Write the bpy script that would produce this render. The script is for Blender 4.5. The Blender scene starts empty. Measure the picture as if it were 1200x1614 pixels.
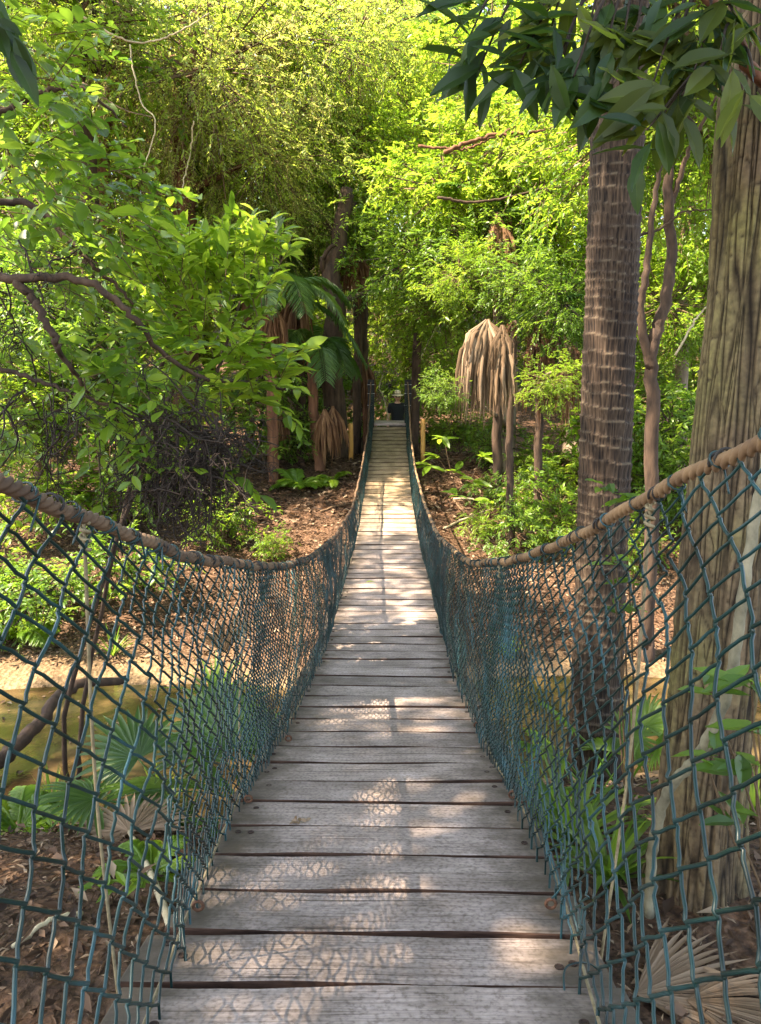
import bpy, bmesh, math, random
import numpy as np
from mathutils import Vector, Matrix

random.seed(7)
RNG = np.random.default_rng(7)
S = bpy.context.scene
COL = S.collection
PI = math.pi

# ------------------------------------------------------------------ camera
CAM_Z = 3.0
F = 1200.0                                   # focal length in photo pixels (photo 1200 x 1614)
PITCH = math.atan(207.0 / 1200.0)
CP, SP = math.cos(PITCH), math.sin(PITCH)
cam_d = bpy.data.cameras.new('camera')
cam = bpy.data.objects.new('camera', cam_d)
COL.objects.link(cam)
cam.location = (0, 0, CAM_Z)
cam.rotation_euler = (PI / 2 - PITCH, 0, 0)
cam_d.sensor_fit = 'HORIZONTAL'
cam_d.sensor_width = 36.0
cam_d.lens = 36.0
cam_d.clip_start = 0.05
cam_d.clip_end = 500.0
S.camera = cam

# ------------------------------------------------------------------ light
SUN_AZ = math.radians(-108)                   # from +Y, negative = to the left
SUN_EL = math.radians(57)
world = bpy.data.worlds.new('World')
S.world = world
world.use_nodes = True
wn = world.node_tree.nodes
sky = wn.new('ShaderNodeTexSky')
sky.sky_type = 'NISHITA'
sky.sun_disc = False
sky.sun_elevation = SUN_EL
sky.sun_rotation = SUN_AZ
wn['Background'].inputs['Strength'].default_value = 0.14
world.node_tree.links.new(sky.outputs[0], wn['Background'].inputs['Color'])
sun_d = bpy.data.lights.new('sun', 'SUN')
sun_d.energy = 3.6
sun_d.angle = math.radians(0.5)
sun_d.color = (1.0, 0.95, 0.86)
sun = bpy.data.objects.new('sun', sun_d)
COL.objects.link(sun)
TO_SUN = Vector((math.sin(SUN_AZ) * math.cos(SUN_EL), math.cos(SUN_AZ) * math.cos(SUN_EL), math.sin(SUN_EL)))
sun.rotation_euler = TO_SUN.to_track_quat('Z', 'Y').to_euler()
sun.location = (-5, 8, 20)
S.view_settings.view_transform = 'Standard'
S.view_settings.look = 'None'
S.view_settings.gamma = 1.0
S.view_settings.use_curve_mapping = False
S.view_settings.exposure = 2.95
S.view_settings.use_white_balance = True      # the photograph is balanced for the open shade
S.view_settings.white_balance_temperature = 8100
S.view_settings.white_balance_tint = 15
S.render.engine = 'CYCLES'
S.cycles.max_bounces = 8
S.cycles.diffuse_bounces = 4
S.cycles.transmission_bounces = 6
S.cycles.transparent_max_bounces = 6
S.cycles.use_denoising = True
S.cycles.sample_clamp_indirect = 6.0


# ------------------------------------------------------------------ pixel helpers
def ray(px, py):
    dx = (px - 600.0) / F
    dn = (py - 807.0) / F
    return np.array([dx, CP - dn * SP, -SP - dn * CP])


def at(px, py, Y):
    d = ray(px, py)
    return np.array([0, 0, CAM_Z]) + d * (Y / d[1])


def atx(px, py, X):
    d = ray(px, py)
    return np.array([0, 0, CAM_Z]) + d * (X / d[0])


def smooth_interp(xs, ys, x, sig):
    xs = np.asarray(xs, float); ys = np.asarray(ys, float)
    x = np.asarray(x, float)
    off = np.linspace(-2.2, 2.2, 23)
    w = np.exp(-off ** 2 / 2); w /= w.sum()
    tot = np.zeros_like(x)
    n = len(xs)
    for o, ww in zip(off, w):
        xx = x + o * sig
        v = np.interp(xx, xs, ys)
        lo = xx < xs[0]; hi = xx > xs[-1]
        v = np.where(lo, ys[0] + (xx - xs[0]) * (ys[1] - ys[0]) / (xs[1] - xs[0]), v)
        v = np.where(hi, ys[-1] + (xx - xs[-1]) * (ys[-1] - ys[-2]) / (xs[-1] - xs[-2]), v)
        tot = tot + ww * v
    return tot


# ------------------------------------------------------------------ terrain height
PY = [-80, -4, 0, 2.2, 3.2, 4.3, 5.0, 6.3, 6.9, 9.4, 13.4, 14.6, 16.9, 20, 26, 45, 90, 300]
PZ = [1.5, 1.3, 1.18, 1.02, .74, .12, -.10, -.10, .12, .70, 1.62, 1.55, 1.05, 1.5, 3.0, 9.0, 16.0, 24.0]
_ph = np.random.default_rng(3).uniform(0, 2 * PI, (14, 2))
_fr = np.random.default_rng(4).uniform(-1, 1, (14, 2))


def hgt(x, y):
    x = np.asarray(x, float); y = np.asarray(y, float)
    sh = .55 / (1 + np.exp(-(x - .7) * 3)) + .35 / (1 + np.exp((x + 1.0) * 3)) + .25 * np.sin(x * .5 + 1)
    z = smooth_interp(PY, PZ, y - sh, .22)
    side = np.clip(np.abs(x) - 7, 0, 60)
    z = z + side * .10 * np.clip((y - 6) / 4, 0, 1)
    for i in range(14):
        k = .5 * 1.35 ** i
        z = z + .035 / 1.28 ** i * np.sin(_fr[i, 0] * k * x + _fr[i, 1] * k * y + _ph[i, 0])
    return z


def ground_hit(px, py):
    d = ray(px, py)
    for Y in np.arange(.6, 60, .03):
        p = np.array([0, 0, CAM_Z]) + d * (Y / d[1])
        if p[2] <= float(hgt(p[0], p[1])):
            return p
    return p


# ------------------------------------------------------------------ mesh helpers
class MB:
    def __init__(self):
        self.v = []; self.f = []; self.a = []; self.m = []; self.n = 0

    def add(self, v, f, rnd=0.5, mat=0):
        v = np.asarray(v, float).reshape(-1, 3)
        f = np.asarray(f, int)
        self.v.append(v)
        self.f.append(f + self.n)
        self.m.append(np.full(len(f), mat, int))
        a = np.full(len(v), rnd, float) if np.isscalar(rnd) else np.asarray(rnd, float)
        self.a.append(a)
        self.n += len(v)

    def mesh(self, name, mats, smooth=True):
        me = bpy.data.meshes.new(name)
        V = np.concatenate(self.v)
        nl = sum(f.size for f in self.f); npoly = sum(len(f) for f in self.f)
        me.vertices.add(len(V)); me.loops.add(nl); me.polygons.add(npoly)
        me.vertices.foreach_set('co', V.astype(np.float32).ravel())
        me.loops.foreach_set('vertex_index', np.concatenate([f.ravel() for f in self.f]).astype(np.int32))
        tot = np.concatenate([np.full(len(f), f.shape[1]) for f in self.f])
        st = np.concatenate([[0], np.cumsum(tot)[:-1]])
        me.polygons.foreach_set('loop_start', st.astype(np.int32))
        me.polygons.foreach_set('material_index', np.concatenate(self.m).astype(np.int32))
        if smooth:
            me.polygons.foreach_set('use_smooth', np.ones(npoly, bool))
        at_ = me.attributes.new('rnd', 'FLOAT', 'POINT')
        at_.data.foreach_set('value', np.concatenate(self.a).astype(np.float32))
        for m in (mats if isinstance(mats, (list, tuple)) else [mats]):
            me.materials.append(m)
        me.update(calc_edges=True)
        me.validate()
        return me

    def build(self, name, mats, parent=None, smooth=True, **kw):
        return link(name, self.mesh(name, mats, smooth), parent, **kw)


def link(name, me, parent=None, label=None, cat=None, group=None, kind=None, loc=None):
    o = bpy.data.objects.new(name, me)
    COL.objects.link(o)
    if parent is not None:
        o.parent = parent
        if loc is None:
            # parents here carry only a translation: keep the world position
            p = parent; off = Vector((0, 0, 0))
            while p is not None:
                off += p.location; p = p.parent
            o.location = -off
    if loc is not None:
        o.location = loc
    tag(o, label, cat, group, kind)
    return o


def tag(o, label=None, cat=None, group=None, kind=None):
    if label: o['label'] = label
    if cat: o['category'] = cat
    if group: o['group'] = group
    if kind: o['kind'] = kind
    return o


def empty(name, loc, label, cat, group=None):
    o = bpy.data.objects.new(name, None)
    COL.objects.link(o)
    o.location = Vector([float(c) for c in loc])
    o.empty_display_size = .2
    return tag(o, label, cat, group)


def norm(a):
    a = np.asarray(a, float)
    return a / np.maximum(np.linalg.norm(a, axis=-1, keepdims=True), 1e-9)


def tube(mb, P, R, sides=6, rnd=.5, mat=0, cap=True, ref=None):
    P = np.asarray(P, float); n = len(P)
    R = np.full(n, R, float) if np.isscalar(R) else np.asarray(R, float)
    T = norm(np.gradient(P, axis=0))
    if ref is None:
        m = np.abs(T).mean(0); ref = np.eye(3)[int(np.argmin(m))]
    A = norm(np.cross(T, ref)); B = np.cross(T, A)
    th = np.arange(sides) * 2 * PI / sides
    V = P[:, None] + R[:, None, None] * (A[:, None] * np.cos(th)[None, :, None] + B[:, None] * np.sin(th)[None, :, None])
    i = np.arange(n - 1)[:, None] * sides; j = np.arange(sides)[None]; jn = (j + 1) % sides
    q = np.stack([i + j, i + jn, i + sides + jn, i + sides + j], -1).reshape(-1, 4)
    mb.add(V.reshape(-1, 3), q, rnd, mat)
    if cap and sides >= 3:
        for e, ring in ((0, np.arange(sides)[::-1]), (n - 1, np.arange(sides) + (n - 1) * sides)):
            mb.f.append((ring + mb.n - n * sides)[None]); mb.m.append(np.array([mat]))


def catmull(C, n):
    C = np.asarray(C, float)
    P = np.vstack([2 * C[0] - C[1], C, 2 * C[-1] - C[-2]])
    t = np.linspace(0, len(C) - 1 - 1e-9, n)
    i = t.astype(int); u = (t - i)[:, None]
    a, b, c, d = P[i], P[i + 1], P[i + 2], P[i + 3]
    return .5 * (2 * b + (c - a) * u + (2 * a - 5 * b + 4 * c - d) * u ** 2 + (3 * b - a - 3 * c + d) * u ** 3)


def box(mb, c, s, rnd=.5, mat=0, rot=None):
    x, y, z = np.array(s) / 2.0
    v = np.array([[-x, -y, -z], [x, -y, -z], [x, y, -z], [-x, y, -z], [-x, -y, z], [x, -y, z], [x, y, z], [-x, y, z]])
    if rot is not None: v = v @ np.array(rot).T
    f = [[3, 2, 1, 0], [4, 5, 6, 7], [0, 1, 5, 4], [1, 2, 6, 5], [2, 3, 7, 6], [3, 0, 4, 7]]
    mb.add(v + np.array(c), f, rnd, mat)


def bevel_box(name, s, bev, mat, seg=2):
    bm = bmesh.new()
    bmesh.ops.create_cube(bm, size=1.0)
    for v in bm.verts: v.co = Vector((v.co.x * s[0], v.co.y * s[1], v.co.z * s[2]))
    bmesh.ops.bevel(bm, geom=list(bm.edges), offset=bev, segments=seg, affect='EDGES', profile=.6)
    me = bpy.data.meshes.new(name); bm.to_mesh(me); bm.free()
    me.materials.append(mat)
    return me


class Noise2:
    """periodic value noise on a grid, sampled with smooth interpolation"""
    def __init__(self, nx, ny, seed):
        self.g = np.random.default_rng(seed).uniform(-1, 1, (nx, ny)); self.nx = nx; self.ny = ny

    def __call__(self, u, v):
        iu = np.floor(u).astype(int); iv = np.floor(v).astype(int)
        fu = u - iu; fv = v - iv
        fu = fu * fu * (3 - 2 * fu); fv = fv * fv * (3 - 2 * fv)
        g = self.g; a = iu % self.nx; b = iv % self.ny; a1 = (iu + 1) % self.nx; b1 = (iv + 1) % self.ny
        return (g[a, b] * (1 - fu) + g[a1, b] * fu) * (1 - fv) + (g[a, b1] * (1 - fu) + g[a1, b1] * fu) * fv


# leaf templates: (along, side, up)
T_SIMPLE = (np.array([[0, 0, 0], [.45, .5, .10], [1, 0, -.06], [.45, -.5, .10]]), [np.array([[0, 1, 2], [0, 2, 3]])])
T_GOOD = (np.array([[0, 0, 0], [.16, .30, .05], [.16, 0, .0], [.16, -.30, .05], [.45, .5, .07], [.45, 0, 0.0], [.45, -.5, .07],
                    [.75, .36, .0], [.75, 0, -.05], [.75, -.36, .0], [1, 0, -.16]]),
          [np.array([[0, 2, 1], [0, 3, 2], [7, 8, 10], [8, 9, 10]]),
           np.array([[1, 2, 5, 4], [2, 3, 6, 5], [4, 5, 8, 7], [5, 6, 9, 8]])])


def leaves(mb, P, D, Nn, L, W, rnd, tmpl=T_SIMPLE, mat=0):
    P = np.asarray(P, float); n = len(P)
    if n == 0: return
    X = norm(D); Nn = np.asarray(Nn, float)
    Zt = norm(Nn - (Nn * X).sum(-1, keepdims=True) * X + 1e-6)
    Yt = np.cross(Zt, X)
    tv, tf = tmpl
    L = np.broadcast_to(L, (n,)); W = np.broadcast_to(W, (n,))
    V = (P[:, None] + X[:, None] * (tv[None, :, 0:1] * L[:, None, None])
         + Yt[:, None] * (tv[None, :, 1:2] * W[:, None, None]) + Zt[:, None] * (tv[None, :, 2:3] * L[:, None, None]))
    k = len(tv)
    base = mb.n
    mb.v.append(V.reshape(-1, 3)); mb.a.append(np.repeat(np.broadcast_to(rnd, (n,)), k)); mb.n += n * k
    for f in tf:
        ff = (f[None] + (np.arange(n) * k)[:, None, None]).reshape(-1, f.shape[1])
        mb.f.append(ff + base); mb.m.append(np.full(len(ff), mat, int))


def prisms(mb, A, B, ra, rb, rnd=.5, mat=0):
    """many straight three-sided twigs"""
    A = np.asarray(A, float); B = np.asarray(B, float); n = len(A)
    if n == 0: return
    T = norm(B - A)
    ref = np.where(np.abs(T[:, 2:3]) > .8, np.array([[1., 0, 0]]), np.array([[0, 0, 1.]]))
    U = norm(np.cross(T, ref)); W = np.cross(T, U)
    ra = np.broadcast_to(ra, (n,)); rb = np.broadcast_to(rb, (n,))
    vs = []
    for Q, r in ((A, ra), (B, rb)):
        for k in range(3):
            c, s = math.cos(k * 2 * PI / 3), math.sin(k * 2 * PI / 3)
            vs.append(Q + r[:, None] * (U * c + W * s))
    V = np.stack(vs, 1)
    f = np.array([[0, 1, 4, 3], [1, 2, 5, 4], [2, 0, 3, 5]])
    ff = (f[None] + (np.arange(n) * 6)[:, None, None]).reshape(-1, 4)
    mb.add(V.reshape(-1, 3), ff, np.repeat(np.broadcast_to(rnd, (n,)), 6), mat)


def spray_data(rng, P, D, SL, k, L, asp, droop=.25, spread=.9, jit=.25):
    """leaves set alternately along twigs. returns leaf arrays and twig ends"""
    P = np.asarray(P, float); D = norm(D); n = len(P)
    t = (np.arange(k) + rng.uniform(.2, .8, (n, k))) / k * .85 + .15
    SLn = np.broadcast_to(SL, (n,))
    sag = -(t ** 2) * droop * SLn[:, None]
    pos = P[:, None] + D[:, None] * (t * SLn[:, None])[..., None]
    pos[..., 2] += sag
    up = np.array([0, 0, 1.0])
    side = np.cross(D, up); side = norm(side + rng.normal(0, .15, side.shape))
    sg = np.where(np.arange(k) % 2 == 0, 1.0, -1.0)[None, :, None]
    dl = D[:, None] * rng.uniform(.3, .9, (n, k, 1)) + side[:, None] * sg * spread + rng.normal(0, jit, (n, k, 3))
    dl[..., 2] -= droop * .9
    nn = up + rng.normal(0, .38, (n, k, 3))
    ll = L * rng.uniform(.45, 1.35, (n, k)) * rng.uniform(.75, 1.2, (n, 1)) * (1 - .25 * t)
    base = rng.uniform(0, 1, (n, 1))
    rn = np.clip(base * .65 + rng.uniform(0, .35, (n, k)), 0, 1)
    end = P + D * SLn[:, None]; end = end + np.array([0, 0, -1.]) * (droop * SLn)[:, None]
    return pos.reshape(-1, 3), dl.reshape(-1, 3), nn.reshape(-1, 3), ll.ravel(), (ll * asp).ravel(), rn.ravel(), end


def clump_points(rng, rad, n_cl, per, cl_r, shell=.55):
    """spray origins grouped in clumps inside an ellipsoid, denser to the outside"""
    d = norm(rng.normal(0, 1, (n_cl, 3)))
    r = shell + (1 - shell) * rng.uniform(0, 1, (n_cl, 1)) ** .7
    r = np.where(rng.uniform(0, 1, (n_cl, 1)) < .25, rng.uniform(.1, .7, (n_cl, 1)), r)
    C = d * r
    C = C * (1 + .22 * np.sin(C[:, :1] * 5 + 1) * np.sin(C[:, 1:2] * 4 + 2))
    C = C * np.array(rad)
    P = np.repeat(C, per, 0) + rng.normal(0, cl_r, (n_cl * per, 3)) * np.array([1, 1, .6])
    D = norm(np.repeat(norm(C / np.array(rad)), per, 0) * .7 + rng.normal(0, .55, (n_cl * per, 3)))
    return P, D


# ------------------------------------------------------------------ materials
def mat_new(name):
    m = bpy.data.materials.new(name); m.use_nodes = True
    nt = m.node_tree
    return m, nt, nt.nodes, nt.links, nt.nodes['Principled BSDF'], nt.nodes['Material Output']


def ramp(nodes, stops, interp='LINEAR'):
    r = nodes.new('ShaderNodeValToRGB'); e = r.color_ramp.elements
    r.color_ramp.interpolation = interp
    while len(e) < len(stops): e.new(.5)
    for el, (p, c) in zip(e, stops):
        el.position = p; el.color = (*c, 1)
    return r


def leaf_mat(name, cols, trans, tmix=.45, rough=.42, spec=.5):
    m, nt, N, L, B, O = mat_new(name)
    a = N.new('ShaderNodeAttribute'); a.attribute_name = 'rnd'
    oi = N.new('ShaderNodeObjectInfo')
    ad = N.new('ShaderNodeMath'); ad.operation = 'MULTIPLY_ADD'
    L.new(oi.outputs['Random'], ad.inputs[0]); ad.inputs[1].default_value = .22
    sb = N.new('ShaderNodeMath'); sb.operation = 'SUBTRACT'; sb.inputs[1].default_value = .11
    L.new(a.outputs['Fac'], sb.inputs[0]); L.new(sb.outputs[0], ad.inputs[2])
    k = len(cols) - 1
    r = ramp(N, [(i / k, c) for i, c in enumerate(cols)])
    r2 = ramp(N, [(i / (len(trans) - 1), c) for i, c in enumerate(trans)])
    L.new(ad.outputs[0], r.inputs[0]); L.new(ad.outputs[0], r2.inputs[0])
    L.new(r.outputs[0], B.inputs['Base Color'])
    B.inputs['Roughness'].default_value = rough
    B.inputs['Specular IOR Level'].default_value = spec
    t = N.new('ShaderNodeBsdfTranslucent'); L.new(r2.outputs[0], t.inputs['Color'])
    mx = N.new('ShaderNodeMixShader'); mx.inputs[0].default_value = tmix
    L.new(B.outputs[0], mx.inputs[1]); L.new(t.outputs[0], mx.inputs[2])
    L.new(mx.outputs[0], O.inputs['Surface'])
    return m


def plain_mat(name, c1, c2, scale=8, stretch=(1, 1, 1), rough=.8, bump=.3, dist=.01, coord='Object', detail=6, spec=.3):
    m, nt, N, L, B, O = mat_new(name)
    tc = N.new('ShaderNodeTexCoord'); mp = N.new('ShaderNodeMapping'); mp.inputs['Scale'].default_value = stretch
    L.new(tc.outputs[coord], mp.inputs[0])
    nz = N.new('ShaderNodeTexNoise'); nz.inputs['Scale'].default_value = scale; nz.inputs['Detail'].default_value = detail
    nz.inputs['Roughness'].default_value = .65
    L.new(mp.outputs[0], nz.inputs[0])
    r = ramp(N, [(.3, c1), (.7, c2)]); L.new(nz.outputs[0], r.inputs[0]); L.new(r.outputs[0], B.inputs['Base Color'])
    B.inputs['Roughness'].default_value = rough; B.inputs['Specular IOR Level'].default_value = spec
    if bump:
        b = N.new('ShaderNodeBump'); b.inputs['Strength'].default_value = bump; b.inputs['Distance'].default_value = dist
        L.new(nz.outputs[0], b.inputs['Height']); L.new(b.outputs[0], B.inputs['Normal'])
    return m


M = {}
M['leaf_bright'] = leaf_mat('leaf_bright', [(.026, .065, .007), (.085, .18, .014), (.19, .30, .026)], [(.09, .20, .015), (.32, .52, .04), (.56, .68, .09)], .5)
M['leaf_lime'] = leaf_mat('leaf_lime', [(.035, .085, .008), (.12, .23, .016), (.23, .34, .03)], [(.12, .26, .02), (.40, .60, .05), (.62, .74, .11)], .5)
M['leaf_mid'] = leaf_mat('leaf_mid', [(.032, .075, .010), (.066, .14, .016), (.12, .20, .024)], [(.14, .30, .03), (.24, .44, .04), (.38, .52, .07)], .42)
M['leaf_fine'] = leaf_mat('leaf_fine', [(.06, .12, .014), (.11, .20, .022), (.18, .25, .045), (.20, .16, .07)], [(.36, .52, .06), (.50, .64, .08), (.60, .66, .16), (.5, .40, .15)], .55)
M['leaf_dark'] = leaf_mat('leaf_dark', [(.007, .020, .006), (.013, .036, .008), (.032, .066, .013)], [(.05, .12, .015), (.09, .18, .02), (.18, .28, .04)], .3, .45, .3)  # green darkened to carry shade: leaf undersides and pockets among the foliage
M['leaf_olive'] = leaf_mat('leaf_olive', [(.022, .034, .007), (.042, .062, .011), (.08, .105, .018)], [(.12, .17, .02), (.22, .30, .03), (.38, .46, .06)], .42, .5, .3)
M['frond'] = leaf_mat('frond', [(.016, .05, .010), (.035, .09, .016), (.07, .14, .028)], [(.08, .22, .03), (.14, .30, .04), (.24, .38, .06)], .3, .42, .4)
M['dead'] = leaf_mat('dead', [(.055, .033, .017), (.15, .094, .052), (.30, .21, .135)], [(.2, .12, .07), (.28, .18, .1), (.4, .3, .2)], .15, .7, .2)
M['dead_red'] = leaf_mat('dead_red', [(.05, .022, .012), (.13, .062, .03), (.26, .145, .075)], [(.3, .12, .05), (.4, .2, .08), (.45, .28, .13)], .25, .7, .2)
M['litter'] = leaf_mat('litter', [(.02, .012, .008), (.08, .046, .028), (.16, .098, .060), (.34, .25, .165)], [(.2, .1, .05), (.25, .14, .07), (.3, .18, .1), (.4, .28, .16)], .12, .75, .2)
M['twig'] = plain_mat('twig', (.012, .008, .006), (.04, .026, .018), 20, rough=.85, bump=0)
M['twig_brown'] = plain_mat('twig_brown', (.06, .035, .02), (.17, .11, .06), 20, rough=.85, bump=0)
M['twig_pale'] = plain_mat('twig_pale', (.28, .22, .13), (.5, .43, .28), 20, rough=.8, bump=0)
M['bark_dark'] = plain_mat('bark_dark', (.018, .011, .008), (.09, .055, .035), 14, (1, 1, .25), .9, .8, .02)
M['bark_red'] = plain_mat('bark_red', (.05, .02, .012), (.22, .10, .055), 12, (1, 1, .15), .9, .8, .02)
M['bark_grey'] = plain_mat('bark_grey', (.09, .065, .045), (.26, .20, .14), 10, (1, 1, .2), .9, .8, .02)
M['bark_pale'] = plain_mat('bark_pale', (.09, .08, .05), (.27, .24, .16), 16, (1, 1, .7), .8, .5, .006)
M['cord'] = plain_mat('cord', (.11, .085, .045), (.25, .20, .115), 60, rough=.8, bump=.2, dist=.002)
M['lash'] = plain_mat('lash', (.012, .011, .010), (.04, .035, .03), 60, rough=.7, bump=0)
M['iron'] = plain_mat('iron', (.05, .022, .012), (.14, .06, .03), 60, rough=.7, bump=.3, dist=.002)
M['bolt'] = plain_mat('bolt', (.012, .008, .006), (.05, .028, .018), 90, rough=.8, bump=0)
M['post_dark'] = plain_mat('post_dark', (.012, .011, .012), (.035, .03, .03), 10, rough=.6, bump=.2)
M['post_yellow'] = plain_mat('post_yellow', (.42, .20, .05), (.62, .34, .10), 8, (1, 1, .2), .6, .2)
M['wire_grey'] = plain_mat('wire_grey', (.35, .36, .37), (.5, .5, .5), 30, rough=.45, bump=0)


def rope_mat():
    m, nt, N, L, B, O = mat_new('rope')
    tc = N.new('ShaderNodeTexCoord')
    nz = N.new('ShaderNodeTexNoise'); nz.inputs['Scale'].default_value = 9; nz.inputs['Detail'].default_value = 5
    L.new(tc.outputs['Object'], nz.inputs[0])
    oi = N.new('ShaderNodeObjectInfo')
    r = ramp(N, [(.3, (.12, .08, .05)), (.7, (.30, .22, .14))]); L.new(nz.outputs[0], r.inputs[0])
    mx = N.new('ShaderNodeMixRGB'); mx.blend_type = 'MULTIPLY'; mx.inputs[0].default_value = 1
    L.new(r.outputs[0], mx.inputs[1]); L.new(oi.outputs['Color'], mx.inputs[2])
    L.new(mx.outputs[0], B.inputs['Base Color']); B.inputs['Roughness'].default_value = .85
    n2 = N.new('ShaderNodeTexNoise'); n2.inputs['Scale'].default_value = 400
    L.new(tc.outputs['Object'], n2.inputs[0])
    b = N.new('ShaderNodeBump'); b.inputs['Strength'].default_value = .2; b.inputs['Distance'].default_value = .001
    L.new(n2.outputs[0], b.inputs['Height']); L.new(b.outputs[0], B.inputs['Normal'])
    return m


M['rope'] = rope_mat()


def wire_mat():
    m, nt, N, L, B, O = mat_new('wire_green')
    tc = N.new('ShaderNodeTexCoord')
    nz = N.new('ShaderNodeTexNoise'); nz.inputs['Scale'].default_value = 6; nz.inputs['Detail'].default_value = 5
    L.new(tc.outputs['Object'], nz.inputs[0])
    r = ramp(N, [(.35, (.001, .010, .008)), (.56, (.003, .028, .026)), (.75, (.016, .072, .085))]); L.new(nz.outputs[0], r.inputs[0])
    L.new(r.outputs[0], B.inputs['Base Color'])
    B.inputs['Roughness'].default_value = .38
    B.inputs['Specular IOR Level'].default_value = .4
    return m


M['wire'] = wire_mat()


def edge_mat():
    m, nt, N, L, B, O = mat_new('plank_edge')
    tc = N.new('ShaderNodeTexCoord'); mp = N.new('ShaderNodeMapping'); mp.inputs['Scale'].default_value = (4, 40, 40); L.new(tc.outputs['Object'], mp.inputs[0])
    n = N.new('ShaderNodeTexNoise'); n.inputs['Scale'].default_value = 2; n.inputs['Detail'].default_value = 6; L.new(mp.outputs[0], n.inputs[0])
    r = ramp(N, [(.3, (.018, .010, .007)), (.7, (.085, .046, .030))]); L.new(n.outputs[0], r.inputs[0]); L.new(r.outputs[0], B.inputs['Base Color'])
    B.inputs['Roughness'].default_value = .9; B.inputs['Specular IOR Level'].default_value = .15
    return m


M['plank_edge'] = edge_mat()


def plank_mat():
    m, nt, N, L, B, O = mat_new('plank_wood')
    tc = N.new('ShaderNodeTexCoord'); oi = N.new('ShaderNodeObjectInfo')
    of = N.new('ShaderNodeVectorMath'); of.operation = 'MULTIPLY_ADD'
    cb = N.new('ShaderNodeCombineXYZ'); L.new(oi.outputs['Random'], cb.inputs[0]); L.new(oi.outputs['Random'], cb.inputs[1]); L.new(oi.outputs['Random'], cb.inputs[2])
    L.new(cb.outputs[0], of.inputs[0]); of.inputs[1].default_value = (37, 53, 71); L.new(tc.outputs['Object'], of.inputs[2])
    mp = N.new('ShaderNodeMapping'); mp.inputs['Scale'].default_value = (1.7, 62, 62); L.new(of.outputs[0], mp.inputs[0])
    g = N.new('ShaderNodeTexNoise'); g.inputs['Scale'].default_value = 2.0; g.inputs['Detail'].default_value = 8; g.inputs['Roughness'].default_value = .7
    g.inputs['Distortion'].default_value = .6
    L.new(mp.outputs[0], g.inputs[0])
    r = ramp(N, [(.26, (.10, .078, .068)), (.42, (.26, .212, .188)), (.60, (.36, .302, .274)), (.8, (.47, .405, .372))])
    L.new(g.outputs[0], r.inputs[0])
    # blotches
    b1 = N.new('ShaderNodeTexNoise'); b1.inputs['Scale'].default_value = 5; b1.inputs['Detail'].default_value = 4
    L.new(of.outputs[0], b1.inputs[0])
    br = ramp(N, [(.3, (.58, .55, .51)), (.7, (1.15, 1.12, 1.1))]); L.new(b1.outputs[0], br.inputs[0])
    m1 = N.new('ShaderNodeMixRGB'); m1.blend_type = 'MULTIPLY'; m1.inputs[0].default_value = 1
    L.new(r.outputs[0], m1.inputs[1]); L.new(br.outputs[0], m1.inputs[2])
    mc = N.new('ShaderNodeMapping'); mc.inputs['Scale'].default_value = (2.6, 120, 40); L.new(of.outputs[0], mc.inputs[0])
    ck = N.new('ShaderNodeTexNoise'); ck.inputs['Scale'].default_value = 1; ck.inputs['Detail'].default_value = 3; ck.inputs['Distortion'].default_value = .8; L.new(mc.outputs[0], ck.inputs[0])
    cr = ramp(N, [(.31, (.34, .31, .29)), (.40, (1, 1, 1))]); L.new(ck.outputs[0], cr.inputs[0])
    mk = N.new('ShaderNodeMixRGB'); mk.blend_type = 'MULTIPLY'; mk.inputs[0].default_value = 1; L.new(m1.outputs[0], mk.inputs[1]); L.new(cr.outputs[0], mk.inputs[2])
    sp_ = N.new('ShaderNodeTexNoise'); sp_.inputs['Scale'].default_value = 90; sp_.inputs['Detail'].default_value = 4; L.new(of.outputs[0], sp_.inputs[0])
    sr_ = ramp(N, [(.34, (.68, .66, .63)), (.5, (1.08, 1.08, 1.08)), (.70, (1.3, 1.29, 1.26))]); L.new(sp_.outputs[0], sr_.inputs[0])
    ms = N.new('ShaderNodeMixRGB'); ms.blend_type = 'MULTIPLY'; ms.inputs[0].default_value = 1; L.new(mk.outputs[0], ms.inputs[1]); L.new(sr_.outputs[0], ms.inputs[2])
    m2 = N.new('ShaderNodeMixRGB'); m2.blend_type = 'MULTIPLY'; m2.inputs[0].default_value = 1
    L.new(ms.outputs[0], m2.inputs[1]); L.new(oi.outputs['Color'], m2.inputs[2])
    # moss and dirt towards the ends
    sx = N.new('ShaderNodeSeparateXYZ'); L.new(tc.outputs['Object'], sx.inputs[0])
    ab = N.new('ShaderNodeMath'); ab.operation = 'ABSOLUTE'; L.new(sx.outputs[0], ab.inputs[0])
    n3 = N.new('ShaderNodeTexNoise'); n3.inputs['Scale'].default_value = 14; n3.inputs['Detail'].default_value = 6; L.new(of.outputs[0], n3.inputs[0])
    mm = N.new('ShaderNodeMath'); mm.operation = 'MULTIPLY_ADD'; L.new(n3.outputs[0], mm.inputs[0]); mm.inputs[1].default_value = .30; L.new(ab.outputs[0], mm.inputs[2])
    mr = N.new('ShaderNodeMapRange'); mr.inputs['From Min'].default_value = .42; mr.inputs['From Max'].default_value = .60
    L.new(mm.outputs[0], mr.inputs[0])
    sc_ = N.new('ShaderNodeMath'); sc_.operation = 'MULTIPLY'; sc_.inputs[1].default_value = .92; L.new(mr.outputs[0], sc_.inputs[0])
    m3 = N.new('ShaderNodeMixRGB'); L.new(sc_.outputs[0], m3.inputs[0]); L.new(m2.outputs[0], m3.inputs[1]); m3.inputs[2].default_value = (.062, .048, .032, 1)
    L.new(m3.outputs[0], B.inputs['Base Color'])
    B.inputs['Roughness'].default_value = .72; B.inputs['Specular IOR Level'].default_value = .28
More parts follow.
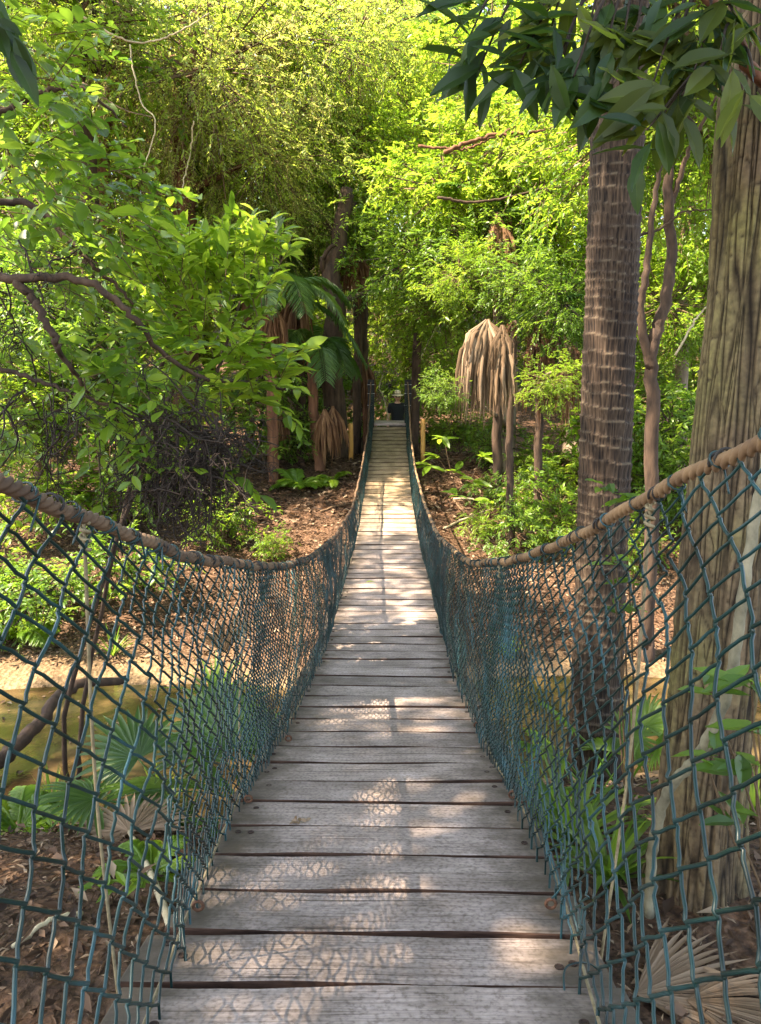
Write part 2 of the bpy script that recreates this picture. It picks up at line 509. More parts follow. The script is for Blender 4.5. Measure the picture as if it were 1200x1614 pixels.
    bp = N.new('ShaderNodeBump'); bp.inputs['Strength'].default_value = .55; bp.inputs['Distance'].default_value = .004
    L.new(g.outputs[0], bp.inputs['Height']); L.new(bp.outputs[0], B.inputs['Normal'])
    return m


M['plank'] = plank_mat()


def ground_mat():
    m, nt, N, L, B, O = mat_new('forest_floor')
    tc = N.new('ShaderNodeTexCoord')
    v = N.new('ShaderNodeTexVoronoi'); v.inputs['Scale'].default_value = 22; L.new(tc.outputs['Object'], v.inputs[0])
    n1 = N.new('ShaderNodeTexNoise'); n1.inputs['Scale'].default_value = 30; n1.inputs['Detail'].default_value = 8; L.new(tc.outputs['Object'], n1.inputs[0])
    n2 = N.new('ShaderNodeTexNoise'); n2.inputs['Scale'].default_value = 1.3; n2.inputs['Detail'].default_value = 5; L.new(tc.outputs['Object'], n2.inputs[0])
    r = ramp(N, [(.3, (.028, .017, .011)), (.5, (.075, .045, .028)), (.7, (.15, .095, .06))]); L.new(n1.outputs[0], r.inputs[0])
    r2 = ramp(N, [(.35, (.75, .7, .65)), (.65, (1.3, 1.15, 1.05))]); L.new(n2.outputs[0], r2.inputs[0])
    m1 = N.new('ShaderNodeMixRGB'); m1.blend_type = 'MULTIPLY'; m1.inputs[0].default_value = 1
    L.new(r.outputs[0], m1.inputs[1]); L.new(r2.outputs[0], m1.inputs[2])
    # sand of the creek bed and its edges
    sx = N.new('ShaderNodeSeparateXYZ'); L.new(tc.outputs['Object'], sx.inputs[0])
    zz = N.new('ShaderNodeMath'); zz.operation = 'MULTIPLY_ADD'; L.new(n2.outputs[0], zz.inputs[0]); zz.inputs[1].default_value = .35; L.new(sx.outputs[2], zz.inputs[2])
    mr = N.new('ShaderNodeMapRange'); mr.inputs['From Min'].default_value = .42; mr.inputs['From Max'].default_value = .22; L.new(zz.outputs[0], mr.inputs[0])
    sr = ramp(N, [(.3, (.12, .075, .035)), (.7, (.25, .17, .095))]); L.new(n1.outputs[0], sr.inputs[0])
    m2 = N.new('ShaderNodeMixRGB'); L.new(mr.outputs[0], m2.inputs[0]); L.new(m1.outputs[0], m2.inputs[1]); L.new(sr.outputs[0], m2.inputs[2])
    L.new(m2.outputs[0], B.inputs['Base Color']); B.inputs['Roughness'].default_value = .9; B.inputs['Specular IOR Level'].default_value = .2
    ad = N.new('ShaderNodeMath'); L.new(v.outputs[0], ad.inputs[0]); L.new(n1.outputs[0], ad.inputs[1])
    b = N.new('ShaderNodeBump'); b.inputs['Strength'].default_value = .8; b.inputs['Distance'].default_value = .03
    L.new(ad.outputs[0], b.inputs['Height']); L.new(b.outputs[0], B.inputs['Normal'])
    return m


M['ground'] = ground_mat()


def water_mat():
    m, nt, N, L, B, O = mat_new('creek_water')
    tc = N.new('ShaderNodeTexCoord')
    n1 = N.new('ShaderNodeTexNoise'); n1.inputs['Scale'].default_value = 2.2; n1.inputs['Detail'].default_value = 5; L.new(tc.outputs['Object'], n1.inputs[0])
    r = ramp(N, [(.3, (.036, .022, .010)), (.5, (.075, .048, .021)), (.75, (.125, .086, .044))]); L.new(n1.outputs[0], r.inputs[0])
    L.new(r.outputs[0], B.inputs['Base Color']); B.inputs['Roughness'].default_value = .09
    n2 = N.new('ShaderNodeTexNoise'); n2.inputs['Scale'].default_value = 9; n2.inputs['Detail'].default_value = 5; L.new(tc.outputs['Object'], n2.inputs[0])
    b = N.new('ShaderNodeBump'); b.inputs['Strength'].default_value = .35; b.inputs['Distance'].default_value = .02
    L.new(n2.outputs[0], b.inputs['Height']); L.new(b.outputs[0], B.inputs['Normal'])
    return m


M['water'] = water_mat()

# ------------------------------------------------------------------ ground and creek
gx = np.concatenate([-np.geomspace(200, 8.2, 14), np.arange(-8, -3, .16), np.arange(-3, 3, .07), np.arange(3, 8, .16), np.geomspace(8.2, 200, 14)])
gy = np.concatenate([-np.geomspace(80, 1.2, 10), np.arange(-1, 4, .07), np.arange(4, 16, .11), np.geomspace(16, 300, 40)])
GX, GY = np.meshgrid(gx, gy, indexing='ij')
GZ = hgt(GX, GY)
nx, ny = len(gx), len(gy)
ii, jj = np.meshgrid(np.arange(nx - 1), np.arange(ny - 1), indexing='ij')
q = np.stack([ii * ny + jj, (ii + 1) * ny + jj, (ii + 1) * ny + jj + 1, ii * ny + jj + 1], -1).reshape(-1, 4)
mb = MB(); mb.add(np.stack([GX, GY, GZ], -1).reshape(-1, 3), q)
ground = mb.build('ground', M['ground'], kind='structure')
mb = MB()
cy = np.linspace(3.2, 9.4, 40); cx = np.linspace(-40, 40, 160)
CX, CY = np.meshgrid(cx, cy, indexing='ij')
ii, jj = np.meshgrid(np.arange(159), np.arange(39), indexing='ij')
mb.add(np.stack([CX, CY, np.full_like(CX, .045) + .004 * np.sin(CX * 3 + CY * 5)], -1).reshape(-1, 3),
       np.stack([ii * 40 + jj, (ii + 1) * 40 + jj, (ii + 1) * 40 + jj + 1, ii * 40 + jj + 1], -1).reshape(-1, 4))
mb.build('creek', M['water'], kind='structure')

# ------------------------------------------------------------------ the bridge
DC = [.8903533, 2.42208541, -.79211822, -.93768111, .2653566]


def ddrop(Y):
    u = np.asarray(Y, float) / 10
    return sum(c * u ** k for k, c in enumerate(DC))


def deck_z(Y): return CAM_Z - ddrop(Y)
def deck_slope(Y): return float(-(ddrop(Y + .01) - ddrop(Y - .01)) / .02)
def deck_c(Y): return -.037 + .0151 * np.asarray(Y, float)


def deck_hit(px, py):
    d = ray(px, py); prev = None
    for Y in np.arange(.3, 15.6, .01):
        if CAM_Z + d[2] * Y / d[1] <= float(deck_z(Y)): return Y, d[0] * Y / d[1]
    return Y, d[0] * Y / d[1]


bridge = empty('suspension_footbridge', (0, .0, 1.2), 'sagging timber footbridge with green wire mesh sides and rope handrails', 'footbridge')

PITCHP = .21093
Ys = []
Y = 1.34547918
for n in range(8):                      # planks behind the first visible edge
    Y -= PITCHP / math.sqrt(1 + deck_slope(Y) ** 2)
for n in range(74):
    Ys.append(Y); Y += PITCHP / math.sqrt(1 + deck_slope(Y) ** 2)
plank_meshes = []
for k in range(9):
    dp = [.193, .189, .199, .192, .186, .196, .190, .204, .188][k]
    me = bevel_box('plank', (1.0, dp, .046), .004, M['plank'])
    # wear: slightly uneven edges
    bm = bmesh.new(); bm.from_mesh(me)
    es = [e for e in bm.edges if abs((e.verts[0].co - e.verts[1].co).x) > .5]
    bmesh.ops.subdivide_edges(bm, edges=es, cuts=14)
    rr = random.Random(k)
    for v in bm.verts:
        if abs(v.co.y) > dp * .45:
            v.co.y += .003 * math.sin(v.co.x * 11 + k * 2) + rr.uniform(-.002, .002)
        v.co.z += .002 * math.sin(v.co.x * 6 + k)
    # side faces: reddish-brown wood, painted darker to stand for shade in the gaps
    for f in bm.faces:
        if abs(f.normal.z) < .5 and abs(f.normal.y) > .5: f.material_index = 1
    bm.to_mesh(me); bm.free()
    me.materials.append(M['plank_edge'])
    plank_meshes.append(me)
mbb = MB()
th = np.linspace(0, 2 * PI, 13)[:-1]
ringp = np.stack([np.cos(np.linspace(0, 2 * PI, 17)) * .008, np.sin(np.linspace(0, 2 * PI, 17)) * .008, np.full(17, .0005)], -1)
tube(mbb, ringp, .0022, 6, ref=(0, 0, 1))
hd = np.stack([np.cos(th) * .0075, np.sin(th) * .0075, np.full(12, .0008)], -1)
mbb.add(hd, np.arange(12)[None])
bolt_me = mbb.mesh('bolt', M['bolt'])
planks = []
for i, y0 in enumerate(Ys):
    yc = y0 + .1; sl = deck_slope(yc)
    if y0 > 15.05: break
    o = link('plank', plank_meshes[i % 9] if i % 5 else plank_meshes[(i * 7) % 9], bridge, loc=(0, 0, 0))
    wd = 1.0 - .16 * max(0, (yc - 6) / 9)
    o.location = Vector((float(deck_c(yc)) + random.uniform(-.012, .012), yc, float(deck_z(yc)) - .023 + random.uniform(-.003, .003))) - bridge.location
    o.rotation_euler = (math.atan(sl) + random.uniform(-.008, .008), random.uniform(-.006, .006), random.uniform(-.008, .008) - .015)
    o.scale = (wd * random.uniform(.985, 1.015), 1 - .07 * min(1, max(0, (yc - 5) / 5)) * random.uniform(.3, 1.2), 1)
    g = random.uniform(.82, 1.12)
    f_ = min(1, max(0, (yc - 8.5) / 3.0))            # colour shifts to tan over the far half
    o.color = (g * (1 + .04 * f_), g * (1 - .05 * f_), g * (1 - .32 * f_), 1)
    planks.append(o)
    if yc < 7.5:
        for s in (-1, 1):
            for dx in (.40, .435):
                if random.random() < .5:
                    b = bpy.data.objects.new('bolt', bolt_me); COL.objects.link(b); b.parent = o
                    b.location = (s * (dx + random.uniform(-.01, .01)), random.uniform(-.03, .05), .0235)

# ropes
LR = [atx(0, 740, -.56), atx(120, 810, -.53), atx(250, 868, -.5), atx(330, 885, -.47), atx(440, 895, -.43), atx(490, 880, -.4),
      at(530, 845, 6.2), at(556, 800, 8.6), at(570, 740, 10.9), at(580, 680, 13.2), at(585, 603, 15.05)]
RR = [atx(1200, 677, .6), atx(1080, 755, .56), atx(960, 822, .52), atx(830, 882, .46), atx(740, 890, .42), at(690, 845, 5.6),
      at(668, 790, 8.2), at(655, 740, 10.8), at(648, 690, 13.0), at(643, 603, 15.05)]
LR = np.array([[-.68, -.9, 3.32], [-.62, .4, 3.02]] + [list(p) for p in LR])
RR = np.array([[.74, -.9, 3.42], [.67, .4, 3.14]] + [list(p) for p in RR])


def ropeX(R, Y): return smooth_interp(R[:, 1], R[:, 0], Y, .22)
def ropeZ(R, Y): return smooth_interp(R[:, 1], R[:, 2], Y, .22)


def inner(pts):
    r = np.array([deck_hit(*p) for p in pts]); return r


LI = inner([(250, 1612), (300, 1460), (345, 1330), (400, 1230), (455, 1150), (515, 1020), (540, 930), (560, 860), (575, 770), (588, 678)])
RI = inner([(938, 1612), (908, 1500), (872, 1400), (815, 1270), (755, 1160), (700, 1020), (680, 930), (662, 860), (648, 770), (641, 678)])


def botX(I, Y): return smooth_interp(I[:, 0], I[:, 1], Y, .25)


def rope_part(R, y0, y1, name, color):
    yy = [y0]
    while yy[-1] < y1:
        yy.append(yy[-1] + (.0026 if yy[-1] < 3.0 else .006 if yy[-1] < 6 else .014))
    yy = np.array(yy)
    P = np.stack([ropeX(R, yy), yy, ropeZ(R, yy)], -1)
    P[:, 2] += .004 * np.sin(yy * 9) + .003 * np.sin(yy * 23 + 1)
    P[:, 0] += .003 * np.sin(yy * 11 + 2)
    T = norm(np.gradient(P, axis=0)); A = norm(np.cross(T, [0, 0, 1])); Bv = np.cross(T, A)
    s = np.concatenate([[0], np.cumsum(np.linalg.norm(np.diff(P, axis=0), axis=1))])
    k = 24
    th = np.arange(k) * 2 * PI / k
    tw = s * 2 * PI / .072
    rad = .0140 * (.50 + .54 * np.abs(np.cos(1.5 * (th[None] + tw[:, None]))))
    V = P[:, None] + rad[..., None] * (A[:, None] * np.cos(th)[None, :, None] + Bv[:, None] * np.sin(th)[None, :, None])
    i = np.arange(len(yy) - 1)[:, None] * k; j = np.arange(k)[None]; jn = (j + 1) % k
    m = MB(); m.add(V.reshape(-1, 3), np.stack([i + j, i + jn, i + k + jn, i + k + j], -1).reshape(-1, 4))
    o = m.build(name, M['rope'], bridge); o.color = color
    return o


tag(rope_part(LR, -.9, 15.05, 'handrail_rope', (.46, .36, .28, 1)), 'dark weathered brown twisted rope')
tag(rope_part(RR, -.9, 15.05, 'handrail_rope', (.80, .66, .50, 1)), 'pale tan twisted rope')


def lashing(R, seed):
    rg = random.Random(seed); y = .5; sgn = 1
    while y < 13:
        ln = .022 + .01 * rg.random()
        n = 26
        yy = y + np.linspace(0, ln, n)
        c = np.stack([ropeX(R, yy), yy, ropeZ(R, yy)], -1)
        a = np.linspace(0, 2 * PI * 1.6, n)
        P = c + .0150 * np.stack([np.cos(a), 0 * a, np.sin(a)], -1)
        m = MB(); tube(m, P, .0026, 5)
        m.build('lashing', M['lash'], bridge)
        y += rg.uniform(.14, .34) * (1 + max(0, y - 4) * .2)


lashing(LR, 1); lashing(RR, 2)

# chain-link sides


def side_mesh(R, I, sgn, seed, label):
    rg = np.random.default_rng(seed)
    root_b = MB()
    wires = []
    # column positions follow the length of the bridge; the fabric bunches here and there
    Yc = [.42]
    while Yc[-1] < 15.0:
        y = Yc[-1]
        bunch = 1 + .28 * math.sin(y * 2.3 + seed) + .18 * math.sin(y * 5.1 + 2 * seed)
        Yc.append(y + (.043 if y < 1.38 else .035) * bunch)
    Yc = np.array(Yc); nw = len(Yc) - 1
    mesh_root = bpy.data.objects.new('chain_link_mesh', None); COL.objects.link(mesh_root)
    mesh_root.parent = bridge; mesh_root.location = (0, 0, 0); mesh_root['label'] = label
    N1 = Noise2(64, 64, seed); N2 = Noise2(64, 64, seed + 9)

    def surf(yv, v):
        """v 0 bottom .. 1 rope"""
        low = np.clip(1.2 - yv, 0, 1)
        bx = botX(I, yv); bz = deck_z(yv) + .02 - .10 * low
        tx = ropeX(R, yv); tz = ropeZ(R, yv) - .014
        bulge = np.sin(v * PI) * (.028 * sgn * (-1) + .022 * N1(yv * 2.2, v * 2.0))
        x = bx + (tx - bx) * v ** 1.15 + bulge + .010 * N2(yv * 9, v * 9)
        z = bz + (tz - bz) * v + .010 * N2(yv * 3 + 20, v * 4)
        y2 = yv + .045 * N1(yv * 1.3 + 30, v * 2.5 + 7) * np.sin(v * PI)
        return np.stack([x, y2, z], -1)

    count = 0; far = MB()
    for i in range(nw):
        near = Yc[i] < 4.6
        H = 22 if Yc[i] < 1.38 else 30
        if near:
            # points: at each node a tight hook, straight runs between
            k = np.arange(H + 1)
            par = (k + i) % 2
            t = []; u = []; dep = []
            for kk in range(H + 1):
                b = -1 if par[kk] == 0 else 1
                for (dt, uu, dd) in ((-.30, .46, .15), (-.10, .93, .75), (.0, 1.07, .1), (.10, .93, -.65), (.30, .46, -.15)):
                    t.append((kk + dt) / H); u.append(b * uu); dep.append(dd)
            t = np.clip(np.array(t), -.012, 1.012); u = np.array(u); dep = np.array(dep)
            sides = 6 if Yc[i] < 2.6 else 5
        else:
            t = np.arange(H + 1) / H; u = np.where((np.arange(H + 1) + i) % 2 == 0, -1.05, 1.05); dep = np.where(u > 0, .4, -.4); sides = 3
        ymid = (Yc[i] + Yc[i + 1]) / 2; hw = (Yc[i + 1] - Yc[i]) / 2
        yv = ymid + u * hw
        P = surf(yv, t)
        P[:, 0] += dep * .0045 * sgn
        P += rg.normal(0, .0008, P.shape)
        if True:
            m = MB(); tube(m, P, .0030 if Yc[i] < 1.38 else .0025, sides, cap=False, ref=(1, .25, 0))
            if count >= 285:
                tube(far, P, .0026, sides, cap=False, ref=(1, .25, 0))
            else:
                o = bpy.data.objects.new('wire', m.mesh('wire', M['wire'])); COL.objects.link(o)
                o.parent = mesh_root; o.location = -bridge.location
                count += 1
    o = bpy.data.objects.new('wire_fabric', far.mesh('wire_fabric', M['wire'])); COL.objects.link(o)
    o.parent = mesh_root; o.location = -bridge.location; o['kind'] = 'stuff'
    # ties round the rope
    y = .6
    while y < 6:
        n = 40
        a = np.linspace(0, 2 * PI * 2.0, n)
        yy = y + np.linspace(-.012, .012, n) + .012 * np.sin(a)
        c = np.stack([ropeX(R, yy), yy, ropeZ(R, yy)], -1)
        P = c + (.0152 + .003 * np.sin(a * .5)[:, None]) * np.stack([np.cos(a), 0 * a, np.sin(a)], -1)
        tail = P[-1] + np.linspace(0, 1, 10)[1:, None] * np.array([rg.uniform(-.012, .012), rg.uniform(-.045, .045), -.05])
        m = MB(); tube(m, np.vstack([P, tail]), .0020, 5)
        o = bpy.data.objects.new('tie_wire', m.mesh('tie_wire', M['wire'])); COL.objects.link(o)
        o.parent = mesh_root; o.location = -bridge.location
        y += rg.uniform(.09, .19)
    return mesh_root, surf


lm, surfL = side_mesh(LR, LI, -1, 11, 'green plastic coated chain link mesh on the left side of the deck')
rm, surfR = side_mesh(RR, RI, 1, 5, 'green plastic coated chain link mesh on the right side of the deck')

# cords: along the deck edge and uprights
for I, sg in ((LI, -1), (RI, 1)):
    yy = np.arange(.3, 9.0, .03)
    P = np.stack([botX(I, yy) + .01 * sg + .008 * np.sin(yy * 4), yy, deck_z(yy) + .012 + .006 * np.abs(np.sin(yy * 7))], -1)
    m = MB(); tube(m, P, .0035, 6); m.build('edge_cord', M['cord'], bridge)
for R, I, sg, ylist in ((LR, LI, -1, (1.34, 2.55, 3.8, 5.1)), (RR, RI, 1, (1.52, 2.75, 4.0, 5.3))):
    for k, y in enumerate(ylist):
        top = np.array([float(ropeX(R, y)), y, float(ropeZ(R, y)) - .012])
        bot = np.array([float(deck_c(y)) + sg * .515, y + .02, float(deck_z(y)) - .10])
        mid = (top + bot) / 2 + np.array([sg * .02, .012, 0])
        P = catmull([top, mid, bot], 16)
        m = MB(); tube(m, P, .0036, 6)
        a = np.linspace(0, 2 * PI * 3, 40)
        tube(m, top + np.stack([.008 * np.cos(a), .008 * np.sin(a), np.linspace(.0, -.05, 40)], -1), .004, 5)
        m.build('suspender_cord', M['cord'], bridge)
# eye bolts through the planks
for (px, py) in ((868, 1437), (313, 1442), (808, 1262), (392, 1268), (752, 1150), (455, 1172)):
    y, x = deck_hit(px, py)
    m = MB(); a = np.linspace(0, 2 * PI, 20)
    c = np.array([x, y, float(deck_z(y)) + .016])
    tube(m, c + np.stack([.012 * np.cos(a), 0 * a, .012 * np.sin(a) + .004], -1), .0042, 6)
    m.build('eye_bolt', M['iron'], bridge)
    m = MB()
    sgn = -1 if px < 600 else 1
    R = LR if px < 600 else RR
    tube(m, catmull([c + [0, 0, .016], c + [sgn * .02, -.005, .05], c + [sgn * .035, .0, .10]], 10), .0022, 5)
    m.build('hook_wire', M['wire'], bridge)
# loose wire end at the right near corner
c = at(935, 1560, 1.36); yb, xb = deck_hit(890, 1585)
m = MB()
tube(m, catmull([at(952, 1535, 1.42), at(925, 1518, 1.40), at(893, 1525, 1.38), at(890, 1560, 1.33), at(900, 1592, 1.30), at(893, 1580, 1.30), at(905, 1568, 1.32), at(950, 1563, 1.36)], 60), .0021, 6)
o = m.build('loose_wire', M['wire'], bridge)
# cables under the deck
for sg in (-1, 1):
    yy = np.arange(-.9, 15.3, .1)
    P = np.stack([deck_c(yy) + sg * (.40 - .06 * np.clip((yy - 6) / 9, 0, 1)), yy, deck_z(yy) - .062], -1)
    m = MB(); tube(m, P, .014, 8); m.build('deck_cable', M['iron'], bridge)
# end posts
EZ = float(deck_z(15.0))
for px, hgt_px, wide in ((585, 598, .13), (644, 598, .145)):
    pz = at(px, hgt_px, 15.1)
    base = float(hgt(pz[0], 15.1)) - .25
    me = bevel_box('end_post', (wide, .13, pz[2] - base), .012, M['post_dark'])
    o = link('end_post', me, bridge, loc=Vector((pz[0], 15.13, (pz[2] + base) / 2)) - bridge.location)
    for zz in (.10, .27, .50):
        m = MB(); a = np.linspace(0, 2 * PI, 17)
        P = np.stack([np.sign(np.cos(a)) * np.minimum(np.abs(np.cos(a)) * 1.5, 1) * (wide / 2 + .004), np.sign(np.sin(a)) * np.minimum(np.abs(np.sin(a)) * 1.5, 1) * .069, 0 * a + pz[2] - zz], -1)
        tube(m, P + [pz[0], 15.13, 0], .005, 5, ref=(0, 0, 1))
        m.build('post_band', M['wire_grey'], bridge)
for sx in (-.68, .74):
    base = float(hgt(sx, -.9)) - .3
    me = bevel_box('end_post', (.13, .13, 3.5 - base), .012, M['post_dark'])
    link('end_post', me, bridge, loc=Vector((sx, -.97, (3.5 + base) / 2)) - bridge.location)
# landing and steps at the far end
me = bevel_box('landing_board', (.64, .19, .05), .005, M['plank'])
for k in range(5):
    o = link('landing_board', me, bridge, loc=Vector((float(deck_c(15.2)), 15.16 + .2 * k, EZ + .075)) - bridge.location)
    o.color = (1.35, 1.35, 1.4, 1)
for k in range(4):
    zz = EZ - .12 - .2 * k
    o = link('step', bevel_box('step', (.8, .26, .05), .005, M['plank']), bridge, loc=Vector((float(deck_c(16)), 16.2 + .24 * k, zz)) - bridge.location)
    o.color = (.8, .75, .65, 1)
for sx in (-.36, .36):
    m = MB(); box(m, (float(deck_c(15.6)) + sx, 15.62, (EZ + .04 + .9) / 2 + .1), (.07, .8, EZ - .9), 0.5)
    m.build('landing_bearer', M['post_dark'], bridge, smooth=False)

# ------------------------------------------------------------------ yellow marker posts on the far bank
for px, py0, py1, Yp, lab in ((553, 667, 718, 13.7, 'orange brown round timber post left of the far bridge end'),
                              (667, 661, 720, 13.7, 'orange brown round timber post right of the far bridge end')):
    t = at(px, py0, Yp); zb = float(hgt(t[0], Yp)) - .15
    m = MB(); r = .042
    tube(m, [[t[0], Yp, zb], [t[0] + .004, Yp, (zb + t[2]) / 2], [t[0], Yp, t[2] - .02], [t[0], Yp, t[2]]], [r * 1.05, r, r, r * .8], 16)
    m.build('timber_post', M['post_yellow'], label=lab, cat='post', group='posts flanking the far end')

# ------------------------------------------------------------------ plants: shared builders
def frame_matrix(p, d, n, L, W):
    x = norm(d); z = norm(np.asarray(n, float) - np.dot(n, x) * x); y = np.cross(z, x)
    m = Matrix(((x[0] * L, y[0] * W, z[0] * L, p[0]), (x[1] * L, y[1] * W, z[1] * L, p[1]), (x[2] * L, y[2] * W, z[2] * L, p[2]), (0, 0, 0, 1)))
    return m


def leaf_protos(mat, n=4, curl=.1, seed=0, tip=.0):
    out = []
    rg = np.random.default_rng(seed)
    us = np.array([0, .1, .25, .42, .6, .78, .92, 1.0])
    for k in range(n):
        wv = np.array([.03, .22, .42, .5, .46, .31, .12, .01]) * (1 + rg.normal(0, .05, 8))
        dr = -curl * us ** 2 * (1 + .5 * rg.normal()) ; bend = .06 * rg.normal() * us ** 2
        v = []
        at_ = []
        for i, u in enumerate(us):
            for c in (-1, -.5, -.07, 0, .07, .5, 1):
                at_.append(.1 + .6 * k / max(1, n - 1) + (.35 if abs(c) < .05 else 0))
                v.append([u, bend[i] + c * wv[i], dr[i] + .13 * abs(c) * wv[i] + .012 * math.sin(u * 22 + c * 2 + k)])
        f = [[i * 7 + j, i * 7 + j + 1, i * 7 + j + 8, i * 7 + j + 7] for i in range(7) for j in range(6)]
        # stalk
        m = MB(); m.add(np.array(v), f, np.array(at_))
        prisms(m, [[-.14, 0, .0]], [[.03, 0, .0]], .012, .012, .5)
        out.append(m.mesh('leaf', mat))
    return out


def place_leaves(parent, protos, P, D, Nn, L, W, rg):
    off = Vector((0, 0, 0)); p = parent
    while p is not None: off += p.location; p = p.parent
    for i in range(len(P)):
        o = bpy.data.objects.new('leaf', protos[int(rg.integers(len(protos)))]); COL.objects.link(o)
        o.parent = parent
        m = frame_matrix(P[i], D[i], Nn[i], float(L[i]), float(W[i]))
        m.translation -= off
        o.matrix_basis = m


def limb(m, ctrl, r0, r1, n=24, sides=8, wob=0.0, rg=None, mat=0):
    P = catmull(ctrl, n)
    if wob and rg is not None:
        P[1:-1] += rg.normal(0, wob, (n - 2, 3))
    tube(m, P, np.linspace(r0, r1, n), sides, mat=mat)
    return P


# crown prototypes (leaf clumps with their twigs), shared by the trees of the background
def crown_proto(name, seed, rad, n_cl, per, cl_r, SL, k, L, asp, mats, droop, tmpl=T_SIMPLE, shell=.5, hang=0):
    rg = np.random.default_rng(seed)
    P, D = clump_points(rg, rad, n_cl, per, cl_r, shell)
    if hang:
        D = norm(D + np.array([0, 0, -hang]))
    SLn = SL * rg.uniform(.6, 1.3, len(P))
    p, d, n_, l, w, r, end = spray_data(rg, P, D, SLn, k, L, asp, droop)
    # clump tone: neighbouring sprays share a tone
    tone = np.repeat(rg.uniform(0, 1, n_cl), per * k)
    r = np.clip(.62 * tone + .38 * r, 0, 1)
    m = MB()
    leaves(m, p, d, n_, l, w, r, tmpl, 0)
    prisms(m, P, end, .006, .002, .5, 1)
    # branchlets that carry the clumps
    C = P.reshape(n_cl, per, 3).mean(1)
    prisms(m, C * .35, C, .02, .007, .5, 1)
    return m.mesh(name, mats)


CR = {
    'fine': [crown_proto('crown', 20 + i, (2.1, 2.1, 2.4), 72, 14, .34, .50, 14, .095, .40, [M['leaf_fine'], M['twig_brown']], .45, hang=.2) for i in range(2)],
    'bright': [crown_proto('crown', 30 + i, (1.7, 1.7, 1.4), 60, 11, .24, .42, 12, .125, .46, [M['leaf_bright'], M['twig_brown']], .30) for i in range(2)],
    'lime': [crown_proto('crown', 35 + i, (1.6, 1.6, 1.3), 52, 10, .24, .42, 12, .145, .46, [M['leaf_lime'], M['twig_brown']], .32) for i in range(2)],
    'mid': [crown_proto('crown', 40 + i, (1.8, 1.8, 1.5), 60, 11, .26, .42, 12, .135, .42, [M['leaf_mid'], M['twig']], .35) for i in range(2)],
    'dark': [crown_proto('crown', 45 + i, (1.5, 1.5, 1.3), 50, 10, .24, .40, 12, .13, .44, [M['leaf_dark'], M['twig']], .35) for i in range(1)],
    'shrub': [crown_proto('foliage', 50 + i, (.62, .62, .5), 24, 8, .14, .30, 10, .10, .42, [M['leaf_bright'], M['twig_brown']], .25, T_GOOD) for i in range(2)],
    'shrubmid': [crown_proto('foliage', 55 + i, (.62, .62, .5), 22, 8, .15, .30, 10, .11, .40, [M['leaf_mid'], M['twig']], .30, T_GOOD) for i in range(2)],
    'canopy': [crown_proto('crown', 60 + i, (2.6, 2.6, 1.3), 70, 9, .36, .55, 10, .20, .46, [M['leaf_mid'], M['twig']], .3) for i in range(2)],  # overhead crowns out of view, placed for the shade they cast
}


def crown_at(parent, kind, p, sc, rg, name='crown', flat=1.0):
    me = CR[kind][int(rg.integers(len(CR[kind])))]
    o = bpy.data.objects.new(name, me); COL.objects.link(o); o.parent = parent
    o.location = Vector([float(c) for c in p]) - parent.location
    o.rotation_euler = (rg.uniform(-.15, .15), rg.uniform(-.15, .15), rg.uniform(0, 6.28))
    o.scale = (sc, sc, sc * flat)
    return o


def tree(name, label, base, ctrl, r0, r1, bark, lobes, seed, cat='tree', group=None):
    """ctrl: trunk points above the base; lobes: (kind, point, scale)"""
    rg = np.random.default_rng(seed)
    base = np.array([base[0], base[1], float(hgt(base[0], base[1])) - .1])
    root = empty(name, base, label, cat, group)
    m = MB()
    pts = [base] + [np.array(c, float) for c in ctrl]
    P = limb(m, pts, r0, r1, 40, 12, .012, rg)
    # root flare
    tube(m, [base + [0, 0, -.05], base + [0, 0, .12], base + [0, 0, .45]], [r0 * 1.7, r0 * 1.25, r0 * .95], 12)
    trunk = m.build('trunk', M[bark], root)
    if lobes:
        for kind, p, sc in lobes:
            p = np.array(p, float)
            # nearest trunk point that lies below the lobe
            d = np.linalg.norm(P - p, axis=1) + np.clip(P[:, 2] - p[2] + .3, 0, 9) * 2
            q0 = P[int(np.argmin(d))]
            mid = (q0 + p) / 2 + rg.normal(0, .18, 3) + [0, 0, .15]
            m = MB(); limb(m, [q0, mid, p + [0, 0, .1]], max(.02, r1 * .75), .014, 14, 7, .01, rg); m.build('limb', M[bark], root)
            crown_at(root, kind, p, sc, rg)
    return root


def feather_frond(m, base, d0, L, droop, n=34, ll=.38, lw=.028, rnd=.5, rg=None, twist=0.0, mat=0, stalk_mat=0):
    """pinnate palm leaf: arched midrib with two rows of narrow leaflets"""
    d0 = norm(d0); t = np.linspace(0, 1, 26)
    hz = norm(np.array([d0[0], d0[1], 0.0]) + 1e-6)
    P = np.array(base) + d0[None] * (t * L)[:, None]
    P[:, 2] -= droop * L * t ** 2.2
    P += hz[None] * (-.10 * droop * L * t ** 3)[:, None]
    tube(m, P, np.linspace(.014, .003, 26), 5, rnd * .6 + .2, stalk_mat)
    tt = np.linspace(.16, .985, n)
    pos = np.stack([np.interp(tt, t, P[:, i]) for i in range(3)], -1)
    T = norm(np.gradient(P, axis=0)); T = norm(np.stack([np.interp(tt, t, T[:, i]) for i in range(3)], -1))
    side = norm(np.cross(T, [0, 0, 1.0]) + 1e-6); up = np.cross(side, T)
    for s in (-1, 1):
        d = T * .62 + side * s * .85 + up * .12
        d[:, 2] -= .28
        d += rg.normal(0, .05, d.shape)
        l = ll * (np.sin(np.clip(tt, .1, 1) * PI * .92) * .75 + .3) * rg.uniform(.88, 1.08, n)
        leaves(m, pos, d, up + side * s * .2, l, lw, rnd + rg.uniform(-.12, .12, n), T_GOOD, mat)


